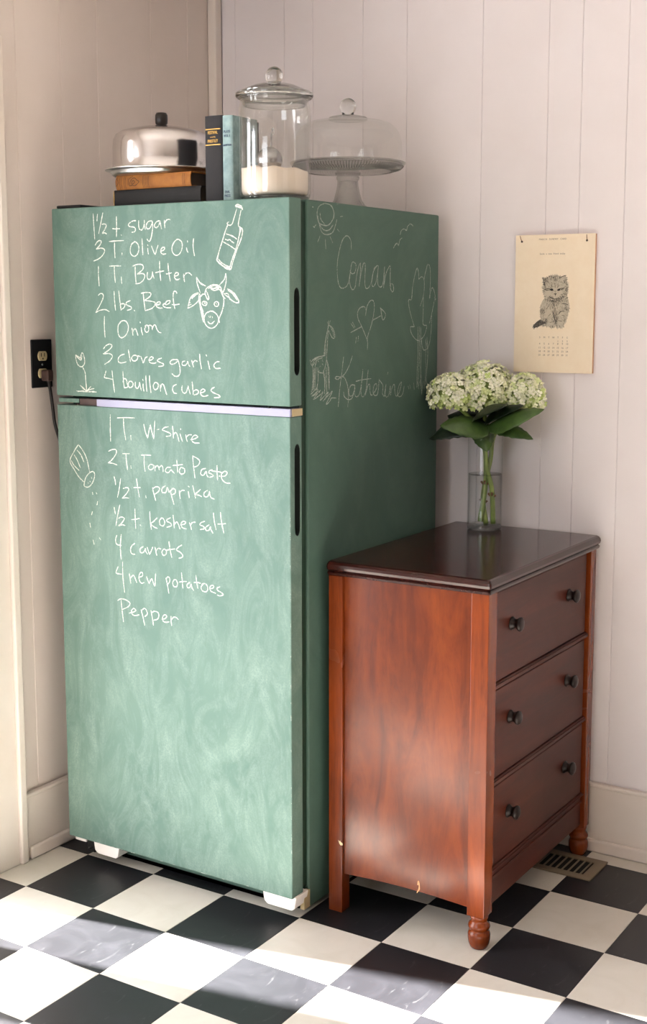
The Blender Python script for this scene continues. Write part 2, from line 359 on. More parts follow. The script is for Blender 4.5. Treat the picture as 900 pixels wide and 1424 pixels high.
# chalk strokes in tenths of a millimetre on the door (x, z) and side (y, z) planes
CHALK = [
 ('f','chalk_lettering','chalk lettering reading 1½ t. sugar','1130,16889 1145,16587 1164,16278|1271,16875 1260,16798 1249,16713|1446,16902 1377,16672 1298,16413|1404,16628 1500,16637 1548,16596 1495,16500 1418,16413 1485,16423 1554,16397|1878,16802 1880,16595 1868,16321|1747,16517 1865,16504 1975,16510|2016,16363 2028,16351|2488,16682 2396,16679 2286,16628 2253,16578 2312,16546 2420,16533 2471,16487 2449,16427 2361,16411|2580,16679 2577,16574 2595,16483 2658,16457 2719,16509 2740,16584|2755,16682 2756,16568 2781,16469|2983,16660 2892,16654 2824,16596 2810,16522 2856,16475 2928,16503 2985,16591 3002,16659|3002,16659 3007,16501 2971,16322 2921,16204 2873,16190 2827,16236|3233,16652 3147,16645 3079,16588 3066,16529 3116,16498 3184,16540 3233,16628|3237,16651 3251,16568 3279,16463|3365,16662 3371,16579 3381,16484|3376,16594 3419,16651 3478,16679 3540,16668'),
 ('f','chalk_lettering','chalk lettering reading 3 T. Olive Oil','1172,16130 1237,16208 1321,16243 1374,16217 1330,16135 1211,16045|1210,16036 1357,16058 1460,16031 1470,15963 1393,15872 1265,15797 1117,15753|1631,16211 1857,16221 2093,16224|1803,16195 1798,16018 1808,15818|2032,15927 2038,15872|2443,16186 2341,16127 2297,16007 2315,15901 2414,15841 2515,15888 2566,16001 2553,16107 2483,16175 2423,16186|2672,16255 2679,16059 2690,15872|2839,16101 2854,16085|2841,16020 2847,15950 2861,15887|2961,16071 3013,15962 3070,15877 3112,15975 3161,16085|3232,15946 3327,15970 3367,16020 3309,16036 3249,15987 3247,15918 3305,15875 3399,15883|3757,16213 3660,16156 3588,16039 3597,15920 3692,15841 3807,15872 3887,16003 3882,16136 3795,16206 3718,16208|4050,16170 4057,16141|4020,16009 4030,15956 4064,15902|4232,16213 4215,16084 4227,15937 4255,15819'),
 ('f','chalk_lettering','chalk lettering reading 1 T. Butter','1264,15627 1257,15410 1273,15143|1625,15619 1798,15625 1982,15620|1777,15604 1780,15435 1799,15225|1995,15356 1997,15279 2007,15196|2439,15595 2442,15397 2457,15214|2371,15611 2489,15646 2629,15646 2695,15600 2665,15516 2503,15421|2503,15415 2643,15431 2734,15394 2699,15288 2577,15204 2436,15190|2823,15453 2805,15363 2839,15293 2910,15301 2959,15361 2981,15451|2974,15467 2988,15391 3025,15315|3200,15713 3202,15479 3228,15259|3064,15444 3178,15464 3323,15483|3456,15655 3471,15475 3517,15242|3396,15411 3470,15422 3560,15436|3643,15354 3740,15377 3768,15418 3714,15443 3655,15399 3650,15324 3711,15273 3803,15293|3921,15402 3930,15306 3948,15226|3927,15351 3990,15416 4085,15429 4164,15372'),
 ('f','chalk_lettering','chalk lettering reading 2 lbs. Beef','1237,14917 1309,14960 1384,14941 1394,14863 1292,14692 1139,14498|1139,14498 1288,14551 1456,14568 1579,14518|1751,15008 1761,14785 1787,14553|1903,15016 1926,14816 1964,14554|1934,14677 1976,14708 2070,14708 2089,14662 2035,14600 1960,14575|2264,14785 2161,14754 2119,14708 2179,14668 2280,14638 2287,14585 2164,14554|2383,14555 2395,14540|2672,14980 2695,14785 2728,14541|2611,14961 2751,14979 2890,14973 2913,14921 2848,14860 2707,14791|2707,14785 2866,14778 3024,14748 3042,14700 2941,14602 2729,14547|3062,14678 3160,14694 3208,14730 3162,14760 3090,14724 3081,14648 3159,14612 3257,14609|3278,14694 3357,14718 3397,14769 3495,14784 3474,14724 3376,14688 3326,14724 3278,14679 3336,14633 3433,14615 3519,14619|3712,14957 3674,15002 3616,14994 3595,14904 3607,14754 3642,14589|3559,14694 3668,14688 3776,14703'),
 ('f','chalk_lettering','chalk lettering reading 1 Onion','1421,14405 1409,14161 1426,13886|1923,14269 2026,14303 2128,14276 2186,14169 2162,14045 2077,13935 1953,13887 1872,13948 1847,14072 1867,14197 1935,14259|2298,14124 2313,14047 2326,13954|2316,14031 2367,14094 2408,14109 2446,14048 2484,13950|2561,14274 2569,14255|2590,14142 2604,14050 2634,13964|2743,14159 2702,14112 2728,14045 2796,14037 2829,14099 2811,14181 2752,14199 2711,14168|2811,14181 2872,14200 2931,14176|2931,14176 2940,14085 2945,14130 2991,14201 3038,14201 3076,14116 3137,14041 3208,14024'),
 ('f','chalk_lettering','chalk lettering reading 3 cloves garlic','1367,13611 1448,13685 1569,13727 1645,13688 1565,13597 1351,13484|1363,13484 1562,13493 1650,13427 1556,13312 1391,13227|2038,13489 1918,13455 1839,13377 1854,13288 1972,13277 2091,13302|2170,13595 2196,13461 2227,13314|2430,13466 2331,13464 2270,13405 2298,13343 2385,13332 2457,13391 2447,13453 2389,13465 2534,13446|2563,13447 2601,13359 2635,13293 2695,13405 2765,13442|2809,13355 2907,13375 2954,13420 2880,13441 2821,13373 2848,13303 2963,13288 3038,13307|3211,13417 3119,13393 3078,13348 3163,13315 3265,13278 3247,13233 3115,13217|3700,13393 3560,13390 3475,13344 3491,13283 3603,13295 3700,13363 3717,13376 3764,13212 3767,13081 3709,13005 3608,12998 3525,13052|3922,13368 3850,13344 3837,13279 3904,13259 3977,13304 4005,13357 4032,13284 4069,13241|4127,13386 4153,13300 4179,13231|4154,13330 4226,13388 4291,13364|4366,13538 4374,13400 4414,13194|4556,13525 4571,13499|4608,13384 4633,13286 4659,13192|4941,13379 4850,13360 4779,13290 4832,13218 4971,13222'),
 ('f','chalk_lettering','chalk lettering reading 4 bouillon cubes','1428,13060 1395,12968 1375,12899 1513,12881 1644,12857|1627,13074 1655,12817 1695,12546|1978,13061 1990,12850 2014,12662|1977,12805 2003,12887 2079,12875 2106,12786 2133,12697 2014,12662|2178,12834 2141,12743 2192,12677 2281,12716 2295,12793 2226,12835 2166,12811|2372,12817 2369,12719 2426,12662 2486,12723 2506,12813 2527,12724 2559,12622|2607,12892 2618,12861|2616,12781 2619,12692 2640,12603|2708,12984 2715,12806 2733,12606|2823,12987 2830,12788 2859,12580|2992,12837 2933,12747 2976,12659 3063,12685 3094,12774 3038,12830 2980,12824|3151,12776 3159,12622|3166,12702 3208,12800 3264,12767 3307,12649 3350,12549|3649,12802 3558,12759 3534,12679 3572,12601 3656,12587|3827,12777 3814,12680 3869,12603 3947,12628 3994,12739|4005,12774 4037,12675 4068,12589|4129,12874 4148,12722 4156,12579|4158,12657 4241,12695 4312,12672 4295,12610 4184,12571|4366,12622 4459,12647 4515,12692 4444,12720 4378,12665 4387,12588 4474,12548 4595,12578|4787,12775 4705,12729 4694,12677 4785,12637 4908,12599 4945,12548 4783,12529'),
 ('f','chalk_drawing','chalk drawing of a beer bottle','5447,16915 5515,16945 5623,16898 5649,16822|5461,16893 5542,16912 5635,16844|5474,16904 5555,16879 5622,16866|5487,16850 5417,16670 5347,16511 5252,16492 5211,16537 5266,16567|5225,16493 5154,16355 5069,16141 4969,15904 4897,15720|4925,15730 4969,15904|4897,15720 4965,15642 5102,15564 5293,15507|4953,15730 5021,15663 5157,15585 5267,15550|4924,15686 5047,15597 5184,15508 5293,15485|5608,16813 5566,16665 5529,16473 5630,16406 5643,16320 5601,16171 5490,15958 5378,15701 5307,15496|5577,16450 5547,16236 5463,15980 5337,15701 5266,15518|5175,16300 5276,16270 5385,16230 5479,16174|5096,16118 5219,16061 5327,16005 5422,15949|5152,16178 5220,16154 5275,16168 5329,16124 5396,16090|5506,16130 5561,16279 5603,16407'),
 ('f','chalk_drawing','chalk drawing of a smiling cow head','4302,15321 4327,15165 4409,14965|4310,15321 4399,15209 4566,15119|4329,15287 4426,15176 4553,15131|5155,15400 5112,15269 4980,15150|5160,15399 5167,15247 5137,15116 5080,14974|4550,14965 4579,15053 4707,15130 4847,15151 4985,15106 5066,14963|4650,15064 4735,15107 4846,15129 4971,15084|4706,15074 4817,15019 4929,15040 5012,15029|4679,15108 4790,15063 4929,15095|4733,15041 4846,15074 4957,15062|4565,15031 4620,14942 4660,14832 4618,14810 4563,14898|4593,14998 4647,14876|4542,14976 4590,14854 4646,14821|4352,14965 4252,14944 4137,14877 4078,14766 4032,14609|4032,14609 4161,14654 4306,14743 4364,14810|4137,14855 4252,14921 4338,14943|4165,14832 4280,14921|4108,14833 4223,14888|4047,14676 4134,14699|4063,14721 4106,14743|4380,14943 4364,14810 4403,14632 4442,14454 4496,14276|4408,14921 4405,14765 4445,14588 4484,14387|4432,14654 4486,14499 4496,14298|4421,14876 4479,14932 4549,14932|4404,14699 4458,14521|4984,15029 5052,14941 5092,14809 5076,14655 5018,14501 4947,14368 4959,14280|5011,14985 5079,14875 5133,14831|5093,14941 5204,14940 5257,14831|5121,14919 5257,14842 5271,14809|5205,15050 5314,15005 5423,14918 5517,14787 5516,14732|5218,15017 5341,14940 5476,14798|5260,15017 5395,14918 5490,14830|5257,14831 5366,14765 5475,14732 5530,14765|4560,14754 4490,14765 4461,14721 4503,14677 4573,14677 4602,14732 4561,14765|4518,14732 4560,14710|4883,14765 4827,14743 4812,14699 4853,14655 4923,14666 4938,14732 4883,14765|4854,14721 4896,14699|4698,14544 4570,14488 4512,14365 4552,14232 4663,14155 4776,14156 4889,14235 4932,14346 4892,14456 4782,14533 4698,14544|4654,14422 4667,14393|4690,14400 4701,14422|4752,14411 4757,14394|4623,14299 4665,14260 4735,14256 4812,14312'),
 ('f','chalk_drawing','chalk drawing of a small tulip','430,13437 438,13332 496,13195 618,13143 720,13224 724,13361 661,13497 602,13404 613,13359 430,13437|454,13410 599,13312 646,13414|655,13139 736,12995 749,12811 771,12559|428,12533 708,12524 1089,12529|558,12676 680,12602 770,12526|618,12623 771,12559 910,12656|758,12535 895,12586 1019,12613|472,12516 678,12555|739,12525 1016,12545'),
 ('r','chalk_lettering','chalk lettering reading 1 T. W-shire','1536,11982 1526,11671 1528,11322|1766,11912 2046,11934 2312,11937|1965,11907 1976,11646 2025,11378|2189,11501 2198,11388|2614,11797 2652,11634 2727,11464|2727,11464 2774,11641 2820,11793|2820,11793 2864,11622 2920,11461|2920,11461 2944,11696 2961,11898|3028,11687 3094,11699|3376,11774 3256,11745 3195,11686 3302,11659 3432,11619 3442,11560 3311,11539|3512,11795 3527,11634 3536,11509|3538,11588 3598,11647 3655,11594 3705,11435|3758,11747 3764,11725|3738,11622 3772,11531 3811,11441|3913,11608 3929,11517 3957,11449|3930,11554 4007,11613 4088,11618|4062,11501 4190,11531 4278,11582 4203,11615 4122,11573 4085,11489 4177,11430 4315,11433'),
 ('r','chalk_lettering','chalk lettering reading 2 T. Tomato Paste','1457,11067 1572,11113 1698,11116 1695,11010 1545,10847 1435,10772|1435,10772 1575,10771 1719,10738|1915,11033 2146,11047|2021,11030 2029,10863 2060,10641|2168,10744 2179,10682|2515,11032 2668,11046 2820,11046|2606,11019 2601,10806 2627,10642|2784,10818 2733,10753 2780,10690 2885,10730 2886,10810 2802,10828|2935,10804 2944,10673|2952,10758 3007,10809 3055,10774 3077,10710|3078,10767 3146,10818 3187,10774 3196,10671|3426,10790 3324,10783 3263,10695 3351,10654 3442,10735 3472,10709 3542,10658|3625,10980 3634,10851 3649,10689|3504,10842 3640,10860 3800,10885|3740,10811 3696,10715 3754,10649 3855,10689 3856,10782 3769,10813|4113,11113 4132,10884 4173,10586|4113,11113 4268,11054 4325,10989 4266,10893 4131,10838|4495,10839 4379,10799 4349,10691 4435,10674 4511,10771 4532,10681 4577,10638|4695,10821 4608,10787 4591,10740 4681,10714 4721,10671 4606,10631|4838,10931 4836,10794 4850,10589|4683,10792 4864,10786 5005,10769|4891,10683 5061,10695 5135,10778 5062,10809 4965,10734 4975,10621 5086,10538 5216,10538'),
 ('r','chalk_lettering','chalk lettering reading ½ t. paprika','1615,10437 1650,10333 1660,10237|1828,10404 1777,10149 1714,9927|1903,10159 2029,10193 2090,10149 1993,10021 1864,9915|1864,9915 1990,9934 2084,9932|2345,10431 2382,10195 2426,9984|2247,10209 2371,10218 2463,10225|2630,10033 2641,9986|2849,10255 2888,10115 2945,9944|2860,10232 2983,10288 3073,10257 3041,10175 2918,10094|3255,10332 3151,10254 3161,10160 3269,10169 3314,10290 3371,10177|3402,10226 3458,10066 3514,9896|3413,10203 3492,10280 3569,10248 3549,10167 3459,10127|3687,10239 3697,10155 3713,10053|3697,10179 3758,10253 3846,10260|3966,10372 3994,10355|3963,10246 3979,10154 3990,10094|4100,10396 4138,10259 4182,10100|4331,10320 4237,10244 4166,10192 4282,10178 4368,10152|4544,10314 4445,10251 4444,10167 4541,10166 4600,10263 4601,10295 4639,10160 4741,10122'),
 ('r','chalk_lettering','chalk lettering reading ½ t. kosher salt','1594,9660 1609,9573 1635,9495|1782,9734 1704,9469 1638,9196|1731,9392 1819,9435 1922,9408 1844,9295 1726,9204|1726,9204 1842,9237 1940,9232|2273,9673 2277,9431 2288,9189|2163,9399 2289,9419 2420,9453|2433,9291 2455,9271|2751,9648 2757,9430 2791,9214|2982,9515 2869,9418 2783,9353 2866,9286 2976,9253|3121,9528 3053,9448 3073,9349 3172,9336 3219,9428 3165,9519 3093,9517|3397,9552 3286,9499 3296,9456 3394,9422 3420,9359 3282,9312|3481,9624 3505,9453 3513,9316|3514,9389 3587,9469 3640,9422 3692,9306|3710,9407 3830,9440 3874,9487 3788,9501 3722,9430 3764,9347 3882,9324|3982,9488 4018,9414 4043,9322|4008,9413 4073,9496 4165,9513|4447,9560 4341,9520 4302,9461 4392,9440 4444,9389 4311,9347|4578,9486 4482,9422 4481,9350 4576,9359 4620,9448 4629,9385 4691,9297|4714,9783 4737,9586 4787,9391|4923,9813 4956,9563 5020,9324|4841,9532 4956,9542 5075,9561'),
 ('r','chalk_lettering','chalk lettering reading 4 carrots','1660,8952 1616,8836 1653,8727 1798,8710|1806,8988 1768,8671 1788,8359|2249,8809 2144,8731 2101,8625 2139,8539 2242,8528|2515,8755 2417,8683 2426,8596 2529,8615 2588,8718 2597,8644 2652,8575|2645,8751 2682,8653 2720,8582 2778,8685 2825,8769|2893,8776 2918,8677 2949,8579|2918,8677 2993,8759 3076,8750|3170,8760 3113,8675 3156,8600 3240,8635 3253,8724 3187,8761|3340,8960 3369,8767 3420,8576|3258,8742 3380,8768 3518,8795|3739,8913 3628,8850 3572,8774 3681,8733 3761,8663 3733,8608 3639,8577'),
 ('r','chalk_lettering','chalk lettering reading 4 new potatoes','1681,8156 1630,8058 1609,7989 1713,7975 1832,7977|1832,8293 1831,7933 1876,7521|2046,8012 2067,7904 2087,7778|2076,7905 2139,7968 2187,7991 2232,7923 2285,7819|2350,7955 2468,8005 2479,8079 2423,8091 2365,8011 2371,7884 2440,7819 2519,7846|2607,8002 2650,7898 2686,7840|2686,7840 2730,7925 2777,7974|2777,7974 2825,7864 2869,7796 2882,7943 2900,8108|3226,8036 3268,7879 3309,7667|3226,8018 3295,8080 3348,8032 3328,7940 3255,7877|3484,8030 3437,7953 3462,7866 3552,7858 3585,7952 3542,8026 3475,8029|3716,8224 3735,8041 3753,7853|3653,7988 3765,8016 3868,8027|3965,8014 3884,7951 3896,7881 3972,7897 4009,7983 4029,7897 4081,7831|4159,8213 4178,8056 4215,7901|4098,8029 4208,8042 4296,8034|4383,8027 4316,7948 4337,7862 4445,7839 4512,7900 4492,8004 4405,8040 4339,8011|4569,7932 4664,7954 4700,8011 4631,8020 4578,7961 4611,7877 4749,7841|4881,8014 4794,7969 4815,7919 4922,7879 4977,7833 4878,7793 4800,7805'),
 ('r','chalk_lettering','chalk lettering reading Pepper','1752,7332 1782,7039 1821,6754|1645,7282 1752,7340 1933,7325 2049,7258 1975,7156 1783,7069|2018,7003 2162,7050 2234,7104 2164,7143 2091,7071 2113,6989 2206,6964 2339,7000|2408,7137 2464,6961 2515,6758|2422,7121 2517,7188 2585,7141 2606,7052 2525,6980|2725,7159 2767,6982 2799,6796|2747,7107 2840,7156 2955,7134 2976,7046 2928,6966 2812,6925|3066,6984 3181,7018 3228,7086 3160,7106 3099,7043 3111,6947 3202,6922 3307,6951|3365,7096 3362,6987 3382,6863|3367,6988 3432,7076 3523,7088 3589,7046'),
 ('r','chalk_drawing','chalk drawing of a salt shaker tipped over','443,11177 293,10997 138,10741 276,10529 434,10343 612,10218|443,11177 620,10992 729,10780 798,10506|612,10218 676,10360 797,10476 928,10515 969,10405 886,10228 752,10111 609,10120 612,10218|392,11027 519,10913 611,10747|289,10899 384,10782 488,10592|185,10744 279,10628 440,10515|858,10363 870,10340|736,10217 749,10199|803,10261 815,10243|878,9983 889,9935|1007,9983 1025,9955|1045,9761 1016,9675'),
 ('r','chalk_drawing','chalk dots of spilled salt','1040,9762 1032,9681|859,9486 832,9402|765,9184 786,9081|859,8762 891,8651|1075,8837 1121,8787'),
 ('s','chalk_drawing','chalk drawing of a sun with rays','3315,17005 3089,16929 2993,16770 3056,16569 3249,16510 3478,16522 3676,16671 3709,16846 3577,16977 3348,17007|3121,16795 3153,16643 3314,16531|3024,16704 3088,16536 3282,16402 3511,16412 3676,16531|3088,16502 3217,16337 3445,16302 3676,16375 3809,16573 3843,16662|3610,16979 3729,16813 3709,16672|3120,16257 3023,16122|3347,16187 3366,15980|3544,16264 3663,16130|3877,16443 3957,16398|4011,16741 4099,16756|3862,17019 3903,17025|2802,16895 2834,16890|2947,16502 2883,16451|2833,16462 2883,16438'),
 ('s','chalk_drawing','chalk drawing of two birds','6533,16098 6625,16188 6726,16230 6797,16175 6858,16311 6975,16372|6797,16175 6843,16253|6879,16452 6949,16561 7090,16606 7211,16573 7265,16671 7409,16747 7555,16705|7211,16573 7250,16632'),
 ('s','chalk_lettering','cursive chalk name on the upper side panel','4500,16002 4492,16180 4388,16290 4250,16305 4080,16181 3931,15876 3864,15592 3892,15275 3980,15116 4116,15078 4288,15130 4412,15283 4467,15499 4529,15680 4634,15701 4719,15631 4671,15467 4530,15428 4439,15498|4467,15499 4412,15283 4497,15086 4602,15051 4693,15142 4742,15360 4847,15616 4932,15690|4932,15690 4919,15436 4864,15126|4864,15126 4955,15436 5061,15675 5147,15678 5155,15513 5136,15220 5209,15082 5354,15131 5485,15299 5571,15559 5719,15644 5793,15638|5719,15644 5535,15484 5464,15225 5538,15133 5663,15227 5757,15489 5793,15638|5778,15619 5751,15340 5783,15173 5911,15126 6023,15232 6094,15627|6094,15627 6082,15345 6055,15112|6069,15176 6172,15460 6323,15632 6385,15634 6380,15388 6391,15123 6485,15010 6562,15068 6522,15193 6421,15211 6422,15143'),
 ('s','chalk_drawing','chalk drawing of a heart with an arrow','5177,14432 5198,14561 5103,14642 4924,14617 4803,14508 4818,14361 4998,14157 5181,13932 5277,13782 5264,13588|5177,14432 5249,14653 5394,14782 5541,14790 5601,14671 5566,14448 5436,14151 5291,13930 5262,13782|4487,14027 4748,14095 4984,14158|5508,14306 5731,14364 5918,14415|5894,14614 6018,14312 6161,14455 5894,14614|5932,14577 5995,14350|4500,14237 4627,14134|4556,14280 4677,14155|4714,13766 4742,13905|4821,13811 4842,13932'),
 ('s','chalk_drawing','chalk drawing of a giraffe on grass','3490,14321 3477,14215 3377,13934 3311,13724 3291,13495|3563,14320 3510,14215|3431,14286 3490,14215|3477,14215 3443,13862 3397,13509|3377,13934 3344,13723 3331,13511|3490,14215 3644,14160 3744,14033 3758,13926 3664,13910 3543,14019 3490,14091|3577,14178 3691,14034 3711,13945|2694,13428 2771,13303 2887,13438 3081,13491 3311,13512|2745,13391 2919,13472 3278,13513|2790,13285 2984,13417 3212,13462|2887,13421 3049,13478|2951,13243 2918,13034 2885,12718|2790,13285 2821,13038 2743,12691|2854,13247 2873,13001 2820,12740|3016,13240 3028,12958 2949,12697|2919,13350 2853,13002 2788,12724|2984,13382 2899,13280|3081,13167 3081,13125 3277,13105|3397,13509 3377,13332 3277,13159|3277,13159 3310,12908 3310,12623|3377,13225 3396,12940 3409,12635|3443,13330 3476,13007 3510,12701|3410,13402 3510,13149 3510,12719|3330,13085 3356,12728|3244,13160 3277,13017|3029,13398 3055,13373|3133,13271 3094,13255|3212,13409 3238,13380|3212,13321 3245,13291|2723,12640 2949,12750 3014,12694 2755,12592 3047,12656 3112,12706 2819,12511 3145,12615 3244,12663 3112,12475 3343,12586 3476,12650 3343,12514 3243,12449 3543,12610 3644,12640 3376,12369 3543,12430 3610,12498 3814,12486'),
 ('s','chalk_lettering','cursive chalk name on the lower side panel','4155,13447 4087,13124 3984,12693 3916,12279|4560,13470 4434,13255 4239,13063 4073,12979|3766,12965 3847,12997 3984,12983 4156,12975 4281,12860 4366,12672 4381,12451 4353,12239|3766,12965 3881,12923 4004,12964 4121,12995|4157,12611 4192,12499 4367,12415 4543,12441 4635,12584 4684,12747|4684,12747 4506,12757 4401,12634 4437,12503 4578,12513 4684,12692 4663,12545 4757,12458 4900,12531 5007,12824 5056,13112|5056,13112 4993,12750 4972,12527 5067,12439 5191,12552 5262,12848 5312,13090|5312,13090 5241,12737 5191,12477|4719,12838 5007,12861 5446,12869|5206,12514 5300,12696 5388,12729 5412,12539 5487,12452 5636,12527 5747,12653 5709,12732 5597,12680 5561,12531 5636,12443 5787,12480 5859,12838|5859,12819 5974,12737 6051,12656 6015,12467|6015,12467 6131,12402 6204,12687|6204,12687 6145,12498 6208,12371 6347,12409 6422,12637|6422,12637 6441,12403|6440,12423 6517,12593 6634,12664 6660,12468 6741,12354 6898,12455 7007,12704 6872,12613 6795,12422 6916,12328 7076,12405 7154,12598|6301,12990 6279,12933'),
 ('s','chalk_drawing','chalk drawing of tall trees in grass','7523,14850 7559,15136 7676,15449 7796,15635 7882,15492 7884,15355 8050,15417 8178,15340 8198,15142 8169,14944|8178,15340 8258,15539 8381,15747 8511,15643 8536,15265 8507,15026|8485,14854 8525,14986 8651,15139 8766,15028 8849,14827|7521,14942 7483,14817 7344,14805 7406,14552 7616,14197 7659,14118 7454,14113 7539,13923 7832,13759 8057,13793 8249,13909 8356,14128 8202,14150 8133,14231 8152,14549 8143,14946|8144,14906 7981,14648|8526,14948 8528,14868|8769,14909 8850,14780|8788,14829 8624,14426 8500,14186|8624,14426 8615,14064 8536,13702 8385,13524 8173,13510 8084,13713 8107,13832|7866,14115 7881,13359 7847,12962 7838,12522|7967,14113 7965,13357 7896,12559|8034,14093 8049,13354 8040,12953 8112,12325|8379,13826 8431,13422 8381,12939 8320,12577|8312,13788 8308,13144|8276,12620 8334,13143|8295,13748 8384,13585|7357,12587 7399,12506|7439,12623 7498,12500|7661,12651 7697,12469|7852,12681 7940,12476|8019,12713 8050,12470|8111,12345 8190,12664|8237,12460 8276,12620|8360,12696 8452,12448|7938,12556 7978,12675'),
]
# ------------------------------------------------------------------ refrigerator
X0, X1, Y0, Y1, ZT = -.026, .6928, .1871, .2345, 1.7060
fr = thing('refrigerator', 'tall top-freezer refrigerator painted chalkboard green, covered in chalk recipe writing', 'refrigerator', ((X0 + X1) / 2, .55, 0))
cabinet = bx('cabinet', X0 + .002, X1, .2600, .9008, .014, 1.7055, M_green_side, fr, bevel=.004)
bx('gasket', X0 + .012, X1 - .007, Y1, .2605, .070, 1.700, M_green_dark, fr)
M_pocket_shade = mat('pocket_shade_green', srgb(8, 16, 12), .8)  # near-black green paints in the shade of the deep finger pockets
def door(name, z0, z1, pz0, pz1, m):
    bm = bmesh.new()
    v = {}
    def V(*p):
        k = tuple(round(c, 6) for c in p)
        if k not in v: v[k] = bm.verts.new(p)
        return v[k]
    # box without its right face
    A = [V(X0, Y0, z0), V(X1, Y0, z0), V(X1, Y1, z0), V(X0, Y1, z0)]; B = [V(X0, Y0, z1), V(X1, Y0, z1), V(X1, Y1, z1), V(X0, Y1, z1)]
    bm.faces.new(A[::-1]); bm.faces.new(B); bm.faces.new((A[0], A[1], B[1], B[0])); bm.faces.new((A[2], A[3], B[3], B[2])); bm.faces.new((A[3], A[0], B[0], B[3]))
    # finger pocket: rounded slot cut into the side of the door
    ya, yb = .2050, .2265; r = (yb - ya) / 2; yc = (ya + yb) / 2; loop = []
    for k in range(9): a = math.pi * k / 8; loop.append((yc + r * math.cos(a), pz1 - r + r * math.sin(a) * 1.6))
    for k in range(9): a = math.pi + math.pi * k / 8; loop.append((yc + r * math.cos(a), pz0 + r + r * math.sin(a) * 1.6))
    rim = [V(X1, y, z) for y, z in loop]
    es = [bm.edges.get((A[1], A[2])), bm.edges.get((A[2], B[2])) , bm.edges.get((B[2], B[1])), bm.edges.get((B[1], A[1]))]
    es += [bm.edges.new((rim[i], rim[(i + 1) % len(rim)])) for i in range(len(rim))]
    bmesh.ops.triangle_fill(bm, use_beauty=True, edges=es)
    # drop anything that filled the slot itself
    for f in list(bm.faces):
        if all(abs(q.co.x - X1) < 1e-6 for q in f.verts) and all(q in rim for q in f.verts): bm.faces.remove(f)
    inn = [bm.verts.new((X1 - .045, yc + (y - yc) * .8, z)) for y, z in loop]
    for i in range(len(rim)):
        j = (i + 1) % len(rim); bm.faces.new((rim[i], rim[j], inn[j], inn[i])).material_index = 1
    bm.faces.new(inn).material_index = 1
    return link(name, bm, (m, M_pocket_shade), fr, bevel=.0024, seg=2)
fd = door('freezer_door', 1.2405, ZT, 1.317, 1.500, M_green)
rd = door('fridge_door', .0640, 1.2165, .947, 1.146, M_green_low)
for (dd, a, b) in ((fd, 1.322, 1.495), (rd, .952, 1.141)):
    lab(bx('handle_recess_shade', X1 - .043, X1 - .022, .2075, .2240, a, b, M_pocket_shade, dd), 'near-black block painting the shade inside the finger recess')
lab(bx('door_top_cap', .108, X1 - .001, Y0 + .0012, Y1 - .001, 1.2168, 1.2350, M_plastic_lilac, rd, bevel=.001), 'unpainted pale lilac strip along the top of the lower door')
bx('door_cap_end', X1 - .002, X1 + .001, Y0 + .008, Y1 + .002, 1.2175, 1.2345, M_ivory, rd, bevel=.001)
turned('cap_screw', [(0, .004), (.003, .0035), (.004, 0)], (.632, .192, 1.2345), M_black_plastic, rd, 12)
lab(bx('center_hinge', X0 + .003, .046, Y0 + .004, .250, 1.2230, 1.2335, M_green, fr, bevel=.001), 'green painted hinge plate between the doors')
lab(bx('hinge_bracket', .046, .112, Y0 + .006, .255, 1.2175, 1.2345, M_brown, fr, bevel=.001), 'brown hinge bracket between the doors')
turned('hinge_pin', [(0, .006), (.006, .006), (.006, 0)], (.030, .205, 1.2165), M_brown, fr, 14)
lab(bx('hinge_cover', X0 + .004, .060, .200, .285, ZT + .0005, ZT + .0085, M_black_plastic, fr, bevel=.003), 'black hinge cover on top of the freezer')
# underside: base, white feet
bx('base_pan', X0 + .03, X1 - .03, .262, .86, .004, .014, M_black_plastic, fr)
lab(bx('kick_plate', X0 + .02, X1 - .03, .262, .275, .004, .060, M_black_plastic, fr), 'black kick plate under the lower door')
def foot(x0, x1, z0, name, l_):
    bm = bmesh.new(); s = .014
    P = [(x0, .066), (x1, .066), (x1 - s * .4, z0 + .006), (x1 - s, z0), (x0 + s, z0), (x0 + s * .3, z0 + .008)]
    a = [bm.verts.new((x, .196, z)) for x, z in P]; b = [bm.verts.new((x, .250, z)) for x, z in P]
    bm.faces.new(a); bm.faces.new(b[::-1])
    for i in range(6): bm.faces.new((a[i], a[(i + 1) % 6], b[(i + 1) % 6], b[i]))
    return lab(link(name, bm, M_plastic_white, fr, bevel=.002), l_)
foot(.052, .142, .030, 'foot', 'white plastic foot under the left of the lower door')
foot(.600, .698, .030, 'foot', 'white plastic foot under the right of the lower door')
bx('hinge_leaf', X0 + .010, .022, .200, .255, .050, .064, M_plastic_white, fr, bevel=.001)
bx('hinge_block', .024, .050, .203, .258, .026, .064, M_black_plastic, fr, bevel=.001)
turned('hinge_bolt', [(0, -.004), (.005, -.003), (.005, .002)], (.037, .200, .040), M_steel, fr, 12)
bx('corner_bracket', X1 - .010, X1 + .002, .236, .262, .018, .062, M_ivory, fr, bevel=.001)

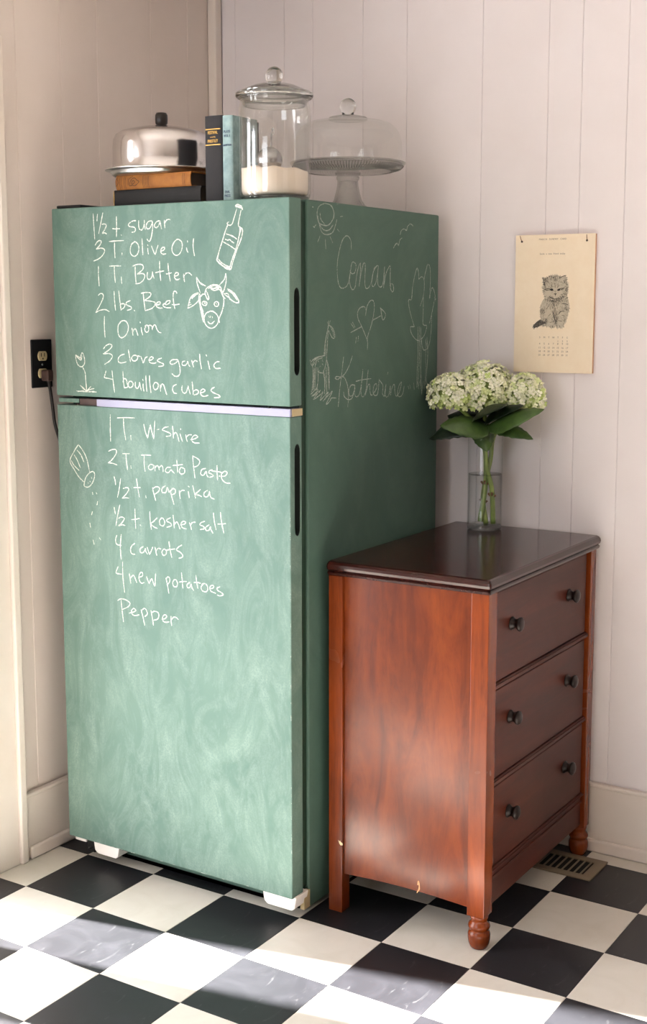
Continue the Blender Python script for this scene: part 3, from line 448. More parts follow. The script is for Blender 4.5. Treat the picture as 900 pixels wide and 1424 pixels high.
off = 0
for pl, nm, lb, data in CHALK:
    par = {'f': fd, 'r': rd, 's': cabinet}[pl]
    strokes = []
    for st in data.split('|'): strokes.append([(int(q.split(',')[0]) / 1e4, int(q.split(',')[1]) / 1e4) for q in st.split()])
    words = [strokes]
    if nm == 'chalk_lettering':            # one mesh per word: split where the line leaves a gap
        ss = sorted(strokes, key=lambda t: min(p[0] for p in t)); words = [[ss[0]]]; hi = max(p[0] for p in ss[0])
        for t in ss[1:]:
            if min(p[0] for p in t) - hi > .0085: words.append([])
            words[-1].append(t); hi = max(hi, max(p[0] for p in t))
    for wd in words:
        bm = bmesh.new()
        for P in wd:
            off += 1; k = .00025 + (off % 12) * .000012
            if pl == 's': ribbon(bm, P, .0024, lambda a, b, o: (X1 + o, a, b), k, .3)
            else: ribbon(bm, P, .0026, lambda a, b, o: (a, Y0 - o, b), k, .3)
        lab(link('chalk_word' if len(words) > 1 else nm, bm, M_chalk_thin if pl == 's' else M_chalk, par), ('chalk word or number in the line reading ' + lb.split('reading ')[1]) if len(words) > 1 else lb)
# chips in the paint along the edges
bm = bmesh.new()
for k in range(26):
    z = random.uniform(.10, 1.20); a = random.uniform(.0008, .0022); h = random.uniform(.002, .009)
    ribbon(bm, [(X1 - .001, z), (X1 - .0012, z + h)], a, lambda p, q, o: (p, Y0 - o, q), .0003)
for k in range(14):
    x = random.uniform(X0 + .01, X1 - .02); ribbon(bm, [(x, .066), (x + random.uniform(.003, .012), .0665)], .0018, lambda p, q, o: (p, Y0 - o, q), .0003)
lab(link('worn_edge', bm, M_chalk_thin, rd), 'tiny pale chips along the door edge')['kind'] = 'stuff'

# ------------------------------------------------------------------ dresser
DX0, DX1, DY0, DY1, DZ = .7195, 1.1480, .2930, .9655, .8712
dr = thing('dresser', 'reddish mahogany three-drawer dresser with turned front legs beside the refrigerator', 'dresser', ((DX0 + DX1) / 2, (DY0 + DY1) / 2, 0))
def top_slab():
    # ogee-edged top: stacked outlines
    bm = bmesh.new(); rings = []
    for ins, z in ((.012, .8360), (.004, .8385), (.002, .8440), (.006, .8480), (.0015, .8520), (0, .8580), (.0012, .8640), (.005, .8690), (.010, .8712)):
        xa, xb, ya, yb = DX0 + ins * .5, DX1 - ins, DY0 + ins, DY1 - ins * .3; r = .006; pts = []
        for cx, cy, a0 in ((xb - r, ya + r, -90), (xb - r, yb - r, 0), (xa + r, yb - r, 90), (xa + r, ya + r, 180)):
            for k in range(5): a = math.radians(a0 + 22.5 * k); pts.append((cx + r * math.cos(a), cy + r * math.sin(a)))
        rings.append([bm.verts.new((x, y, z)) for x, y in pts])
    for a, b in zip(rings, rings[1:]):
        n = len(a)
        for i in range(n): bm.faces.new((a[i], a[(i + 1) % n], b[(i + 1) % n], b[i]))
    bm.faces.new(rings[0][::-1]); bm.faces.new(rings[-1])
    return link('top', bm, M_wood_top, dr, smooth=False)
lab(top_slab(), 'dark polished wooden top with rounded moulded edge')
PX0, PX1 = 1.0935, 1.1370                 # front posts
FX = 1.1285                                # drawer face plane
LEG = [(0, 0), (.0195, 0), (.0225, .003), (.0265, .012), (.0282, .022), (.0285, .033), (.0262, .040), (.0225, .0435), (.0262, .047), (.0280, .052), (.0265, .058), (.0215, .063), (.0205, .067), (.0225, .072), (.0235, .080), (0, .080)]
for ya, yb in ((.3090, .3530), (.9240, .9600)):
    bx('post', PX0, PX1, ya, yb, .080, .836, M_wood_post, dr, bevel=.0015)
    turned('turned_leg', [(r * .92, z) for r, z in LEG], ((PX0 + PX1) / 2, (ya + yb) / 2, 0), M_wood_post, dr, 40)
bx('rear_leg', .7215, .7595, .3040, .3400, 0, .836, M_wood_post, dr, bevel=.0015)
bx('rear_leg', .7215, .7600, .9250, .9600, 0, .836, M_wood_post, dr, bevel=.0015)
def side(ya, yb, nm):
    bm = bmesh.new(); n = 10; xs = [.760 + (1.0938 - .760) * k / n for k in range(n + 1)]
    bot = [.098 + .006 * math.sin(math.pi * k / n) for k in range(n + 1)]
    a = [bm.verts.new((x, ya, z)) for x, z in zip(xs, bot)] + [bm.verts.new((x, ya, .836)) for x in reversed(xs)]
    b = [bm.verts.new((v.co.x, yb, v.co.z)) for v in a]
    bm.faces.new(a); bm.faces.new(b[::-1])
    for i in range(len(a)): bm.faces.new((a[i], a[(i + 1) % len(a)], b[(i + 1) % len(a)], b[i]))
    return link('side_panel', bm, M_wood, dr)
side(.3125, .3230, 0); side(.943, .955, 1)
bx('back_panel', .7240, .7300, .340, .925, .10, .836, M_backboard, dr)
bx('bottom_board', .7300, 1.110, .323, .943, .105, .115, M_backboard, dr)
bm = bmesh.new(); box(bm, 1.085, 1.100, .353, .924, .115, .836); link('drawer_gap_shade', bm, M_void, dr)  # solid dark board, coloured as the shade seen through the drawer gaps
# rails and mouldings between the drawers
lab(bx('top_rail', 1.10, 1.131, .353, .924, .8335, .8475, M_wood_front, dr, bevel=.002), 'rail above the top drawer')
for z0, z1 in ((.604, .619), (.376, .391), (.170, .180)):
    bm = bmesh.new(); box(bm, 1.10, 1.1300, .353, .924, z0, z1); link('rail', bm, M_wood_front, dr, bevel=.002)
    bx('rail_bead', 1.1300, 1.1335, .353, .924, z0 + .003, z1 - .003, M_wood_front, dr, bevel=.0016)
lab(bx('apron', 1.10, 1.1255, .353, .924, .088, .170, M_wood_front, dr, bevel=.002), 'plain apron below the bottom drawer')
bx('apron_bead', 1.1255, 1.1290, .353, .924, .1500, .1580, M_wood_front, dr, bevel=.002)
KN = [(0, .0), (.0165, .0), (.0170, .003), (.0135, .006), (.0115, .010), (.0115, .015), (.0150, .018), (.0175, .022), (.0175, .026), (.0130, .0295), (0, .031)]
for (z0, z1), kz in (((.6215, .8290), .742), ((.3935, .6015), .520), ((.1825, .3735), .290)):
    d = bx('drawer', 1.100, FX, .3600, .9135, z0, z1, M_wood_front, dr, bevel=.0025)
    for ky in (.450, .795):
        bm = bmesh.new(); lathe(bm, [(r * .95, h * .95) for r, h in KN], (FX - .0005, ky, kz), 28, 'x')
        lab(link('knob', bm, M_knob, d, smooth=True), 'dark round wooden knob')
# chips and split in the veneer
bm = bmesh.new()
c = [bm.verts.new((.749 + x, .3036, .176 + z)) for x, z in ((0, .008), (.004, .005), (.005, .008), (.008, .004), (.012, .003), (.013, -.002), (.007, -.004), (.004, -.001))]
bm.faces.new(c); lab(link('veneer_chip', bm, mat('bare_wood', srgb(226, 200, 160), .8), dr), 'pale chip in the corner of the rear leg')
bm = bmesh.new(); ribbon(bm, [(.962, .100), (.968, .112), (.966, .130), (.964, .120)], .003, lambda a, b, o: (a, .3125 - o, b), .0004)
lab(link('veneer_split', bm, mat('bare_edge', srgb(206, 150, 104), .7), dr), 'small split at the bottom edge of the side panel')

# ------------------------------------------------------------------ floor register
rg = thing('floor_register', 'tan metal floor vent grille in the black tile beside the dresser leg', 'vent', (1.08, .855, 0))
bm = bmesh.new(); gx0, gx1, gy0, gy1 = .930, 1.2075, .789, .9215
ox = (gx0 + .028, gx1 - .028, gy0 + .024, gy1 - .024)
for a in ((gx0, gx1, gy0, ox[2]), (gx0, gx1, ox[3], gy1), (gx0, ox[0], ox[2], ox[3]), (ox[1], gx1, ox[2], ox[3])): box(bm, a[0], a[1], a[2], a[3], .0004, .0045)
bmesh.ops.remove_doubles(bm, verts=bm.verts[:], dist=1e-5)
link('register_frame', bm, M_register, rg, bevel=.0012)
bx('duct', ox[0], ox[1], ox[2], ox[3], .0003, .0008, M_hole, rg)
for k in range(13):
    x = ox[0] + (k + .5) * (ox[1] - ox[0]) / 13; bx('slat', x - .0018, x + .0018, ox[2], ox[3], .0008, .0036, M_register, rg)

# ------------------------------------------------------------------ outlet and cord
ot = thing('electrical_outlet', 'black wall plate with two ivory sockets on the left wall', 'outlet', (XL, .2335, 1.253))
bx('cover_plate', XL, XL + .0055, .1965, .2705, 1.2535, 1.3790, M_black_plastic, ot, bevel=.0025)
for z in (1.336, 1.291):
    bm = bmesh.new(); P = []
    for k in range(28):
        a = 2 * math.pi * k / 28; P.append((.2335 + .0165 * math.cos(a), z + max(-.0125, min(.0125, .0172 * math.sin(a)))))
    a = [bm.verts.new((XL + .005, y, q)) for y, q in P]; b = [bm.verts.new((XL + .0085, .2335 + (y - .2335) * .95, z + (q - z) * .95)) for y, q in P]
    bm.faces.new(b); bm.faces.new(a[::-1])
    for i in range(28): bm.faces.new((a[i], a[(i + 1) % 28], b[(i + 1) % 28], b[i]))
    s = link('socket', bm, M_ivory, ot)
    for dy in (-.0058, .0058): bx('slot', XL + .0084, XL + .0088, .2335 + dy - .0012, .2335 + dy + .0012, z - .0015, z + .0075, M_hole, s)
    bx('slot', XL + .0084, XL + .0088, .2315, .2355, z - .009, z - .005, M_hole, s)
turned('screw', [(.003, 0), (.003, .001), (0, .0015)], (XL + .0055, .2335, 1.3135), M_steel, ot, 12, 'x')
cd = thing('power_cord', 'dark brown power cord plugged into the lower socket, hanging behind the refrigerator', 'cord', (-.09, .23, 1.29))
bx('plug', XL + .009, XL + .034, .2235, .2450, 1.271, 1.300, M_brown, cd, bevel=.004, seg=3)
bm = bmesh.new(); tube(bm, [(-.102, .234, 1.276), (-.098, .236, 1.258), (-.098, .2400, 1.235), (-.098, .2460, 1.195), (-.099, .2520, 1.160), (-.099, .2660, 1.120), (-.097, .2850, 1.070), (-.080, .3300, 1.000), (-.060, .42, .93), (-.060, .60, .88)], .0042, 10)
link('cable', bm, mat('cord_rubber', srgb(26, 20, 19), .5), cd, smooth=True)

# ------------------------------------------------------------------ books on the refrigerator
ZB = 1.7062
def book_lying(name, label, x0, x1, y0, y1, z0, z1, m):
    t = thing(name, label, 'book', ((x0 + x1) / 2, (y0 + y1) / 2, z0), None)
    th = .0028; r = (z1 - z0) / 2
    bx('cover', x0, x1, y0 + .004, y1, z0, z0 + th, m, t, bevel=.0006); bx('cover', x0, x1, y0 + .004, y1, z1 - th, z1, m, t, bevel=.0006)
    bm = bmesh.new(); n = 12; A = []; B = []
    for xx, L in ((x0, A), (x1, B)):
        for k in range(n + 1):
            a = math.pi * k / n; L.append(bm.verts.new((xx, y0 + .004 - math.sin(a) * .006, (z0 + z1) / 2 - math.cos(a) * r)))
        for k in range(n + 1):
            a = math.pi * (n - k) / n; L.append(bm.verts.new((xx, y0 + .0065 - math.sin(a) * .006, (z0 + z1) / 2 - math.cos(a) * (r - .0015))))
    q = len(A)
    for i in range(q): bm.faces.new((A[i], A[(i + 1) % q], B[(i + 1) % q], B[i]))
    bm.faces.new(A); bm.faces.new(B[::-1])
    sp = link('spine', bm, m, t, smooth=False)
    bx('pages', x0 + .003, x1 - .003, y0 + .004, y1 - .004, z0 + th, z1 - th, M_pages_shaded, t); return t, sp
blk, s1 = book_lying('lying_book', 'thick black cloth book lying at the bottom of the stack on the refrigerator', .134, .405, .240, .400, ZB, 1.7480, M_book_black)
lab(bx('gilt_line', .1395, .1405, .2332, .2345, 1.709, 1.745, M_gold, s1), 'thin gilt line')
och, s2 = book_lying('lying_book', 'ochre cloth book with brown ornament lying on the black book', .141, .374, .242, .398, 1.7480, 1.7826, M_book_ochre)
for sp_, zz in ((s2, 0),):
    bm = bmesh.new()
    def pf(a, b, o): return (a, .2354 - o + abs(b - 1.7653) ** 2 * 16, b)
    for x in (.145, .150, .158, .163, .172, .176, .231, .235, .240, .245, .249, .354, .359): ribbon(bm, [(x, 1.7505), (x, 1.7650), (x, 1.7800)], .0012, pf, .0003)
    ribbon(bm, [(.188, 1.756), (.192, 1.765), (.198, 1.773), (.206, 1.774), (.214, 1.768), (.220, 1.765), (.214, 1.760), (.206, 1.756), (.198, 1.757), (.188, 1.756)], .0018, pf, .0003)
    ribbon(bm, [(.196, 1.760), (.200, 1.768), (.206, 1.765), (.200, 1.760), (.196, 1.760)], .0018, pf, .0003)
    ribbon(bm, [(.188, 1.772), (.192, 1.776), (.198, 1.778)], .0015, pf, .0003); ribbon(bm, [(.184, 1.757), (.186, 1.766), (.184, 1.775)], .0014, pf, .0003)
    ribbon(bm, [(.146, 1.756), (.154, 1.766), (.146, 1.776)], .0014, pf, .0003)
    lab(link('spine_ornament', bm, M_print_brown, s2), 'brown printed leaf ornament and bands')
def book_standing(name, label, x0, x1, y0, y1, z1, m, cat='book'):
    t = thing(name, label, cat, ((x0 + x1) / 2, (y0 + y1) / 2, ZB)); th = .0028; z0 = ZB; r = (x1 - x0) / 2
    bx('cover', x0, x0 + th, y0 + .004, y1, z0, z1, m, t, bevel=.0006); bx('cover', x1 - th, x1, y0 + .004, y1, z0, z1, m, t, bevel=.0006)
    bm = bmesh.new(); n = 12; A = []; B = []
    for zz, L in ((z0, A), (z1, B)):
        for k in range(n + 1):
            a = math.pi * k / n; L.append(bm.verts.new(((x0 + x1) / 2 - math.cos(a) * r, y0 + .004 - math.sin(a) * .0045, zz)))
        for k in range(n + 1):
            a = math.pi * (n - k) / n; L.append(bm.verts.new(((x0 + x1) / 2 - math.cos(a) * (r - .0015), y0 + .0065 - math.sin(a) * .0045, zz)))
    q = len(A)
    for i in range(q): bm.faces.new((A[i], A[(i + 1) % q], B[(i + 1) % q], B[i]))
    bm.faces.new(A); bm.faces.new(B[::-1])
    sp = link('spine', bm, m, t)
    bx('pages', x0 + th, x1 - th, y0 + .0065, y1 - .004, z0 + .003, z1 - .003, M_pages, t); return t, sp
nv, s3 = book_standing('standing_book', 'charcoal book with gilt title bands standing upright', .4175, .4680, .240, .390, 1.9045, M_book_navy)
sy = .2392
bx('gilt_band', .4215, .4640, sy - .0004, sy + .003, 1.8730, 1.8750, M_gold, s3); bx('gilt_band', .4215, .4640, sy - .0004, sy + .003, 1.8375, 1.8395, M_gold, s3)
letters('gilt_lettering', 'FESTIVAL', .0100, (.4427, sy, 1.8660), FRONT, M_gold, s3, extrude=.0003, sx=.72)
letters('gilt_lettering', 'a novel by', .0046, (.4427, sy, 1.8562), FRONT, M_gold, s3, extrude=.0003, sx=.8)
letters('gilt_lettering', 'PRIESTLEY', .0098, (.4427, sy, 1.8468), FRONT, M_gold, s3, extrude=.0003, sx=.68)
bl, s4 = book_standing('standing_book', 'pale blue faded book standing upright between the charcoal book and glass jar', .4690, .4985, .240, .340, 1.9025, M_book_blue)
sy = .2393
for s_, z, h in (('PLAYS', 1.8655, .0085), ('VOL 1', 1.8560, .0085), ('HAMPTON', 1.8350, .0066), ('DIAL', 1.7290, .0085), ('PRESS', 1.7200, .0085)):
    letters('blue_lettering', s_, h, (.4838, sy, z), FRONT, M_print_blue, s4, extrude=.0003, sx=.8)

# ------------------------------------------------------------------ aluminium cake carrier
ck = thing('cake_carrier', 'aluminium cake carrier with black knob resting on the lying books', 'cake carrier', (.215, .330, 1.7826))
cx, cy, cz = .215, .330, 1.7826
lab(turned('tray', [(0, 0), (.116, 0), (.121, .001), (.1240, .004), (.1250, .0100), (.1275, .0118), (.1370, .0125), (.1400, .0135), (.1405, .0155), (.1385, .0168), (.1280, .0150), (.1235, .0130), (.1215, .0060), (.112, .0030), (0, .003)], (cx, cy, cz), M_alu_tray, ck, 96), 'flat aluminium tray with rolled rim')
lab(turned('dome', [(.1235, .0100), (.1245, .0125), (.1225, .0150), (.1215, .040), (.1212, .074), (.1192, .089), (.1130, .1010), (.100, .1090), (.085, .1130), (.060, .1185), (.030, .1225), (.012, .1235), (0, .1235)], (cx, cy, cz), M_alu, ck, 96), 'brushed aluminium dome')
lab(turned('knob', [(.010, .1225), (.0115, .126), (.0150, .130), (.0158, .140), (.0155, .150), (.0125, .1555), (0, .157)], (cx, cy, cz), M_bakelite, ck, 32), 'black bakelite knob')

# ------------------------------------------------------------------ glass jar with flour
jx, jy = .5900, .280
jr = thing('glass_jar', 'tall lidded glass jar of flour beside the pale blue book', 'jar', (jx, jy, ZB))
R = .0875
def shell(outer, th):
    inner = [(max(r - th, 0), h) for r, h in reversed(outer)]
    return outer, inner
turned('jar_body', [(0, .0), (.070, .0), (.080, .002), (.0855, .008), (R, .018), (R, .200), (.0865, .216), (.0830, .228), (.0830, .238)], (jx, jy, ZB), M_glass, jr, 72)
turned('jar_inner_wall', [(0, .010), (.074, .011), (.0805, .016), (.0830, .024), (.0830, .200), (.0820, .214), (.0785, .226), (.0785, .238)], (jx, jy, ZB), M_glass, jr, 72)
turned('jar_lip', [(.0785, .236), (.0845, .236), (.0860, .2390), (.0845, .242), (.0785, .242)], (jx, jy, ZB), M_glass_lid, jr, 72, closed=True)
turned('jar_base', [(0, .0012), (.079, .0012), (.0835, .008), (.079, .0095), (0, .009)], (jx, jy, ZB), M_glass_lid, jr, 64)
lid = turned('lid', [(0, .2610), (.020, .2605), (.045, .2570), (.070, .2500), (.083, .2450), (.090, .2400), (.0925, .2430), (.0930, .2480), (.0900, .2520), (.0840, .2540), (.072, .2600), (.050, .2690), (.030, .2725), (.016, .2735), (.0125, .2760), (.0125, .2790)], (jx, jy, ZB), M_glass_lid, jr, 72)
turned('lid_seat', [(.0775, .244), (.0775, .226), (.0745, .222), (.0745, .244)], (jx, jy, ZB), M_glass, jr, 64)
turned('lid_rim', [(.0860, .2420), (.0915, .2400), (.0945, .2440), (.0940, .2500), (.0890, .2535), (.0850, .2500)], (jx, jy, ZB), M_glass_solid, jr, 72, closed=True)
def ball(r, zc, neck, z0):
    P = [(0, z0), (neck, z0)]; a0 = math.asin(min(.99, neck / r))
    for k in range(15): a = math.pi - a0 - (math.pi - a0) * k / 14; P.append((r * math.sin(a), zc + r * math.cos(a)))
    P[-1] = (0, zc + r); return P
lab(turned('lid_knob', ball(.0215, .2915, .0145, .2700), (jx, jy, ZB), M_glass_solid, jr, 40), 'clear glass ball knob')
# flour with a sloping surface
fl = bmesh.new(); rings = []; n = 48
for q in range(9):
    r = .0815 * q / 8; ring = []
    for i in range(1 if q == 0 else n):
        a = 2 * math.pi * i / n; x, y = r * math.cos(a), r * math.sin(a)
        z = .0775 - .060 * x + .004 * math.sin(9 * x / .08 + 1) * math.cos(5 * y / .08) - .005 * (q / 8) ** 4
        ring.append(fl.verts.new((jx + x, jy + y, ZB + z)))
    rings.append(ring)
for a, b in zip(rings, rings[1:]):
    for i in range(n):
        if len(a) == 1: fl.faces.new((a[0], b[i], b[(i + 1) % n]))
        else: fl.faces.new((a[i], a[(i + 1) % n], b[(i + 1) % n], b[i]))
prev = rings[-1]
for r, h in ((.0815, .024), (.079, .0165), (.073, .0125)):
    ring = [fl.verts.new((jx + r * math.cos(2 * math.pi * i / n), jy + r * math.sin(2 * math.pi * i / n), ZB + h)) for i in range(n)]
    for i in range(n): fl.faces.new((prev[i], prev[(i + 1) % n], ring[(i + 1) % n], ring[i]))
    prev = ring
fl.faces.new(prev)
fo = tag(link('flour', fl, M_flour, smooth=True), 'cream white flour filling the bottom of the glass jar', 'flour'); fo['kind'] = 'stuff'
sc = thing('flour_scoop', 'shiny round metal scoop half sunk in the flour inside the jar', 'scoop', (jx, jy - .012, ZB + .075))
sx, sy_, sz = jx, jy - .022, ZB + .0920
turned('bowl', [(.031 * math.sin(math.pi * k / 24), .031 * math.cos(math.pi * k / 24)) for k in range(0, 22)] + [(.029 * math.sin(math.pi * k / 24), .029 * math.cos(math.pi * k / 24)) for k in range(21, -1, -1)], (sx, sy_, sz), M_steel, sc, 48)
bm = bmesh.new(); tube(bm, [(sx + .004, sy_, sz + .026), (sx + .004, sy_ + .002, sz + .052), (sx + .005, sy_ + .004, sz + .070), (sx + .0075, sy_ + .005, sz + .0755), (sx + .010, sy_ + .005, sz + .068), (sx + .010, sy_ + .004, sz + .060)], .0016, 8)
link('handle', bm, M_steel, sc, smooth=True)

jr.scale = (.945, .945, .962); sc.scale = (.95, .95, .95)
for v in fo.data.vertices: v.co = Vector((jx + (v.co.x - jx) * .945, jy + (v.co.y - jy) * .945, ZB + (v.co.z - ZB) * .962))

# ------------------------------------------------------------------ glass cake stand with dome
gx, gy = .5600, .650
cs = thing('cake_stand', 'clear glass pedestal cake stand behind the flour jar', 'cake stand', (gx, gy, ZB))
turned('pedestal', [(0, .004), (.058, .0), (.062, .003), (.058, .007), (.045, .014), (.036, .028), (.030, .050), (.0270, .066), (.0265, .076), (.0295, .080), (.0295, .085), (.0270, .087), (.034, .092), (.030, .094), (0, .094)], (gx, gy, ZB), M_glass_lid, cs, 64)
turned('pedestal_core', [(.0545, .0005), (.040, .010), (.031, .026), (.025, .050), (.0225, .074), (0, .078)], (gx, gy, ZB), M_glass, cs, 64)
turned('plate', [(0, .0935), (.030, .0935), (.070, .0950), (.110, .0990), (.135, .1050), (.1440, .1130), (.1475, .1180), (.1475, .1205), (.1430, .1215), (.1410, .1190), (.135, .1165), (.100, .1150), (0, .1145)], (gx, gy, ZB), M_glass_plate, cs, 96)
bm = bmesh.new()
for k in range(120):
    a = 2 * math.pi * k / 120; ca, sa = math.cos(a), math.sin(a); P = []
    for r, h in ((.112, .0985), (.136, .1050), (.1425, .1115)): P.append((gx + r * ca, gy + r * sa, ZB + h))
    tube(bm, P, .0014, 4, 1)
lab(link('ribbed_rim', bm, M_glass_lid, cs, smooth=True), 'fine moulded ribs under the plate rim')['kind'] = 'stuff'
cd2 = thing('cake_dome', 'clear glass cake dome with ball knob sitting on the cake stand', 'cake dome', (gx, gy, ZB + .1175))
o = turned('dome_glass', [(.1380, .1170), (.1385, .1200), (.1380, .150), (.1365, .172), (.1320, .190), (.124, .204), (.112, .2145), (.095, .2210), (.070, .2240), (.040, .2255), (.015, .2260), (0, .2260)], (gx, gy, ZB), M_glass_dome, cd2, 96)
turned('dome_edge', [(.1355, .1166), (.1395, .1166), (.1395, .1190), (.1355, .1190)], (gx, gy, ZB), M_glass_lid, cd2, 96, closed=True)
turned('knob_collar', [(0, .2262), (.048, .2262), (.0505, .2290), (.0480, .2330), (.030, .2370), (.018, .2385), (.0125, .2400), (0, .2400)], (gx, gy, ZB), M_glass_lid, cd2, 48)
lab(turned('knob', ball(.0215, .2600, .0150, .2400), (gx, gy, ZB), M_glass_solid, cd2, 40), 'clear glass ball knob')

# ------------------------------------------------------------------ wall calendar
K_BODY = [[(9592, 15392), (9660, 15384), (9744, 15414), (9861, 15451), (9995, 15450), (10096, 15418), (10212, 15448), (10263, 15393), (10282, 15285), (10311, 15161), (10298, 15007), (10292, 14914), (10329, 14790), (10357, 14666), (10336, 14511), (10307, 14356), (10260, 14231), (10212, 14168), (10230, 14106), (10130, 14089), (10013, 14091), (9977, 14166), (9970, 14096), (9861, 14083), (9776, 14117), (9605, 14139), (9579, 14178), (9722, 14211), (9602, 14257), (9549, 14351), (9537, 14508), (9550, 14665), (9590, 14775), (9656, 14869), (9610, 15009), (9598, 15166), (9603, 15291)]]
K_TAIL = [[(9550, 14304), (9466, 14256), (9365, 14161), (9341, 14105), (9384, 14079), (9486, 14106), (9588, 14155), (9722, 14211), (9636, 14257)]]
K_LEGS = [[(9674, 14477), (9766, 14525), (9884, 14509), (9939, 14353), (9976, 14197), (9962, 14103), (9861, 14094), (9792, 14133), (9755, 14274)], [(10119, 14510), (10220, 14511), (10256, 14386), (10226, 14262), (10213, 14121), (10029, 14104), (10043, 14229), (10056, 14370)]]
K_STROKE = [[(9667, 15111), (9735, 15106), (9810, 15105)], [(9650, 15087), (9718, 15071), (9820, 15079)], [(10005, 15062), (10071, 15101), (10204, 15123)], [(10022, 15054), (10105, 15077), (10188, 15100)], [(9842, 15211), (9860, 15149)], [(9941, 15257), (9949, 15132)], [(10026, 15210), (10020, 15132)], [(9923, 14977), (9957, 14954), (9990, 14977)], [(9957, 14954), (9958, 14915)], [(9630, 15212), (9681, 15228)], [(10182, 15317), (10217, 15255)], [(10147, 14720), (10248, 14713), (10315, 14682)], [(9884, 14525), (9957, 14307), (9993, 14197)], [(10054, 14432), (10119, 14510), (10219, 14526)], [(10022, 14369), (10010, 14198)], [(9796, 14681), (9714, 14571)], [(9611, 14602), (9606, 14477)], [(9769, 14384), (9835, 14447)], [(9720, 14321), (9705, 14242)], [(10270, 15131), (10239, 15053)], [(10108, 14945), (10207, 14976)], [(9790, 14900), (9876, 14853), (9960, 14837), (10077, 14868)], [(10064, 15380), (10162, 15425), (10245, 15443)], [(9592, 15392), (9637, 15275), (9666, 15134)], [(10155, 14417), (10222, 14402)], [(10058, 14276), (10159, 14261)], [(10095, 14151), (10105, 14105)], [(9893, 14142), (9903, 14103)], [(9824, 14227), (9924, 14244)]]
K_EYES = [[(9802, 15094), (9844, 15114), (9890, 15099), (9901, 15063), (9857, 15046), (9817, 15063)], [(10011, 15082), (10046, 15104), (10091, 15098), (10085, 15060), (10047, 15045), (10018, 15054)], [(9926, 14980), (9990, 14980), (9977, 14958), (9961, 14946), (9944, 14958)]]
CX0, CX1, CZ0, CZ1, CY = .8805, 1.1025, 1.2908, 1.6508, .9935
cl = thing('wall_calendar', 'cream card wall calendar with a kitten picture hanging on the back wall', 'calendar', ((CX0 + CX1) / 2, .988, CZ0))
cp = bx('calendar_sheet', CX0, CX1, .9815, .9822, CZ0, CZ1, M_paper, cl)
lab(bx('calendar_pad', CX0 + .001, CX1 - .0006, .9823, .9925, CZ0 + .001, CZ1 - .001, M_paper_edge, cl), 'stacked sheets with pinkish brown edge')
yp = .9815
letters('printed_title', 'MARCH   SUNDRY   CARD', .0066, (.985, yp, 1.6385), FRONT, M_ink, cp, extrude=.00012)
letters('printed_verse', 'Smile  a  new  friend  today', .0064, (.985, yp, 1.6010), FRONT, M_ink, cp, extrude=.00012)
rows = ['S M T W T F S', '- - - - 1 2 3', '4 5 6 7 8 9 10', '11 12 13 14 15 16 17', '18 19 20 21 22 23 24', '25 26 27 28 29 30 31']
zr = [1.3830, 1.3735, 1.3665, 1.3560, 1.3465, 1.3370]
for r, z in zip(rows, zr):
    for k, s_ in enumerate(r.split()):
        if s_ != '-': letters('printed_date' if r is not rows[0] else 'printed_weekday', s_, .0068, (.9545 + k * .01285, yp, z), FRONT, M_ink, cp, extrude=.00012)
def inside(p, poly):
    c = False; n = len(poly)
    for i in range(n):
        (x1, y1), (x2, y2) = poly[i], poly[(i + 1) % n]
        if (y1 > p[1]) != (y2 > p[1]) and p[0] < (x2 - x1) * (p[1] - y1) / (y2 - y1) + x1: c = not c
    return c
sc_ = lambda L: [[(a / 1e4, b / 1e4) for a, b in q] for q in L]
BODY, TAIL, LEGS, STR, EYES = map(sc_, (K_BODY, K_TAIL, K_LEGS, K_STROKE, K_EYES))
bm = bmesh.new(); pl = lambda a, b, o: (a, yp - o, b)
def flat(poly, off_, mi):
    vs = [bm.verts.new(pl(a, b, off_)) for a, b in poly]
    for tri in tessellate_polygon([[Vector((a, b, 0)) for a, b in poly]]):
        f = bm.faces.new([vs[i] for i in tri]); f.material_index = mi
flat(BODY[0], .0001, 0); flat(TAIL[0], .00012, 2)
dark = [(.970, 1.534, .007), (.9845, 1.540, .008), (.999, 1.537, .008), (1.024, 1.528, .006), (.9665, 1.522, .005), (1.022, 1.490, .009), (1.008, 1.484, .007), (.984, 1.486, .008), (.994, 1.478, .008), (.972, 1.488, .005), (.962, 1.452, .006), (1.027, 1.462, .006), (.997, 1.430, .008), (.995, 1.448, .007), (.990, 1.462, .006), (.968, 1.428, .006), (.965, 1.508, .004), (1.025, 1.510, .005), (.952, 1.416, .010)]
light = [(.978, 1.497, .008), (1.006, 1.500, .007), (.995, 1.492, .006), (.980, 1.448, .009), (.986, 1.424, .006), (1.014, 1.446, .006), (1.011, 1.425, .006), (1.013, 1.533, .004)]
for k in range(4200):
    a, b = random.uniform(.934, 1.036), random.uniform(1.406, 1.546)
    ins = inside((a, b), BODY[0]); tl = inside((a, b), TAIL[0])
    if not (ins or tl): continue
    d = sum(math.exp(-((a - x) ** 2 + (b - z) ** 2) / (r * r)) for x, z, r in dark) - .8 * sum(math.exp(-((a - x) ** 2 + (b - z) ** 2) / (r * r)) for x, z, r in light) + random.gauss(0, .24)
    mi = 3 if d > .80 else 2 if d > .38 else 1 if d > .0 else 0
    if tl: mi = 3 if random.random() < .75 else 2
    cx_, cz_ = .990, (1.51 if b > 1.48 else 1.44); ang = math.atan2(b - cz_, a - cx_) + random.uniform(-.5, .5)
    if b < 1.48: ang = -math.pi / 2 + (a - .99) * 12 + random.uniform(-.4, .4)
    Ls = random.uniform(.0022, .0046)
    ribbon(bm, [(a, b), (a + Ls * math.cos(ang), b + Ls * math.sin(ang))], random.uniform(.0006, .0012), pl, .00013 + k * 4e-8, mi=mi)
for q in STR: ribbon(bm, q, .0015, pl, .00034, mi=3)
for q in EYES: flat(q, .00038, 3)
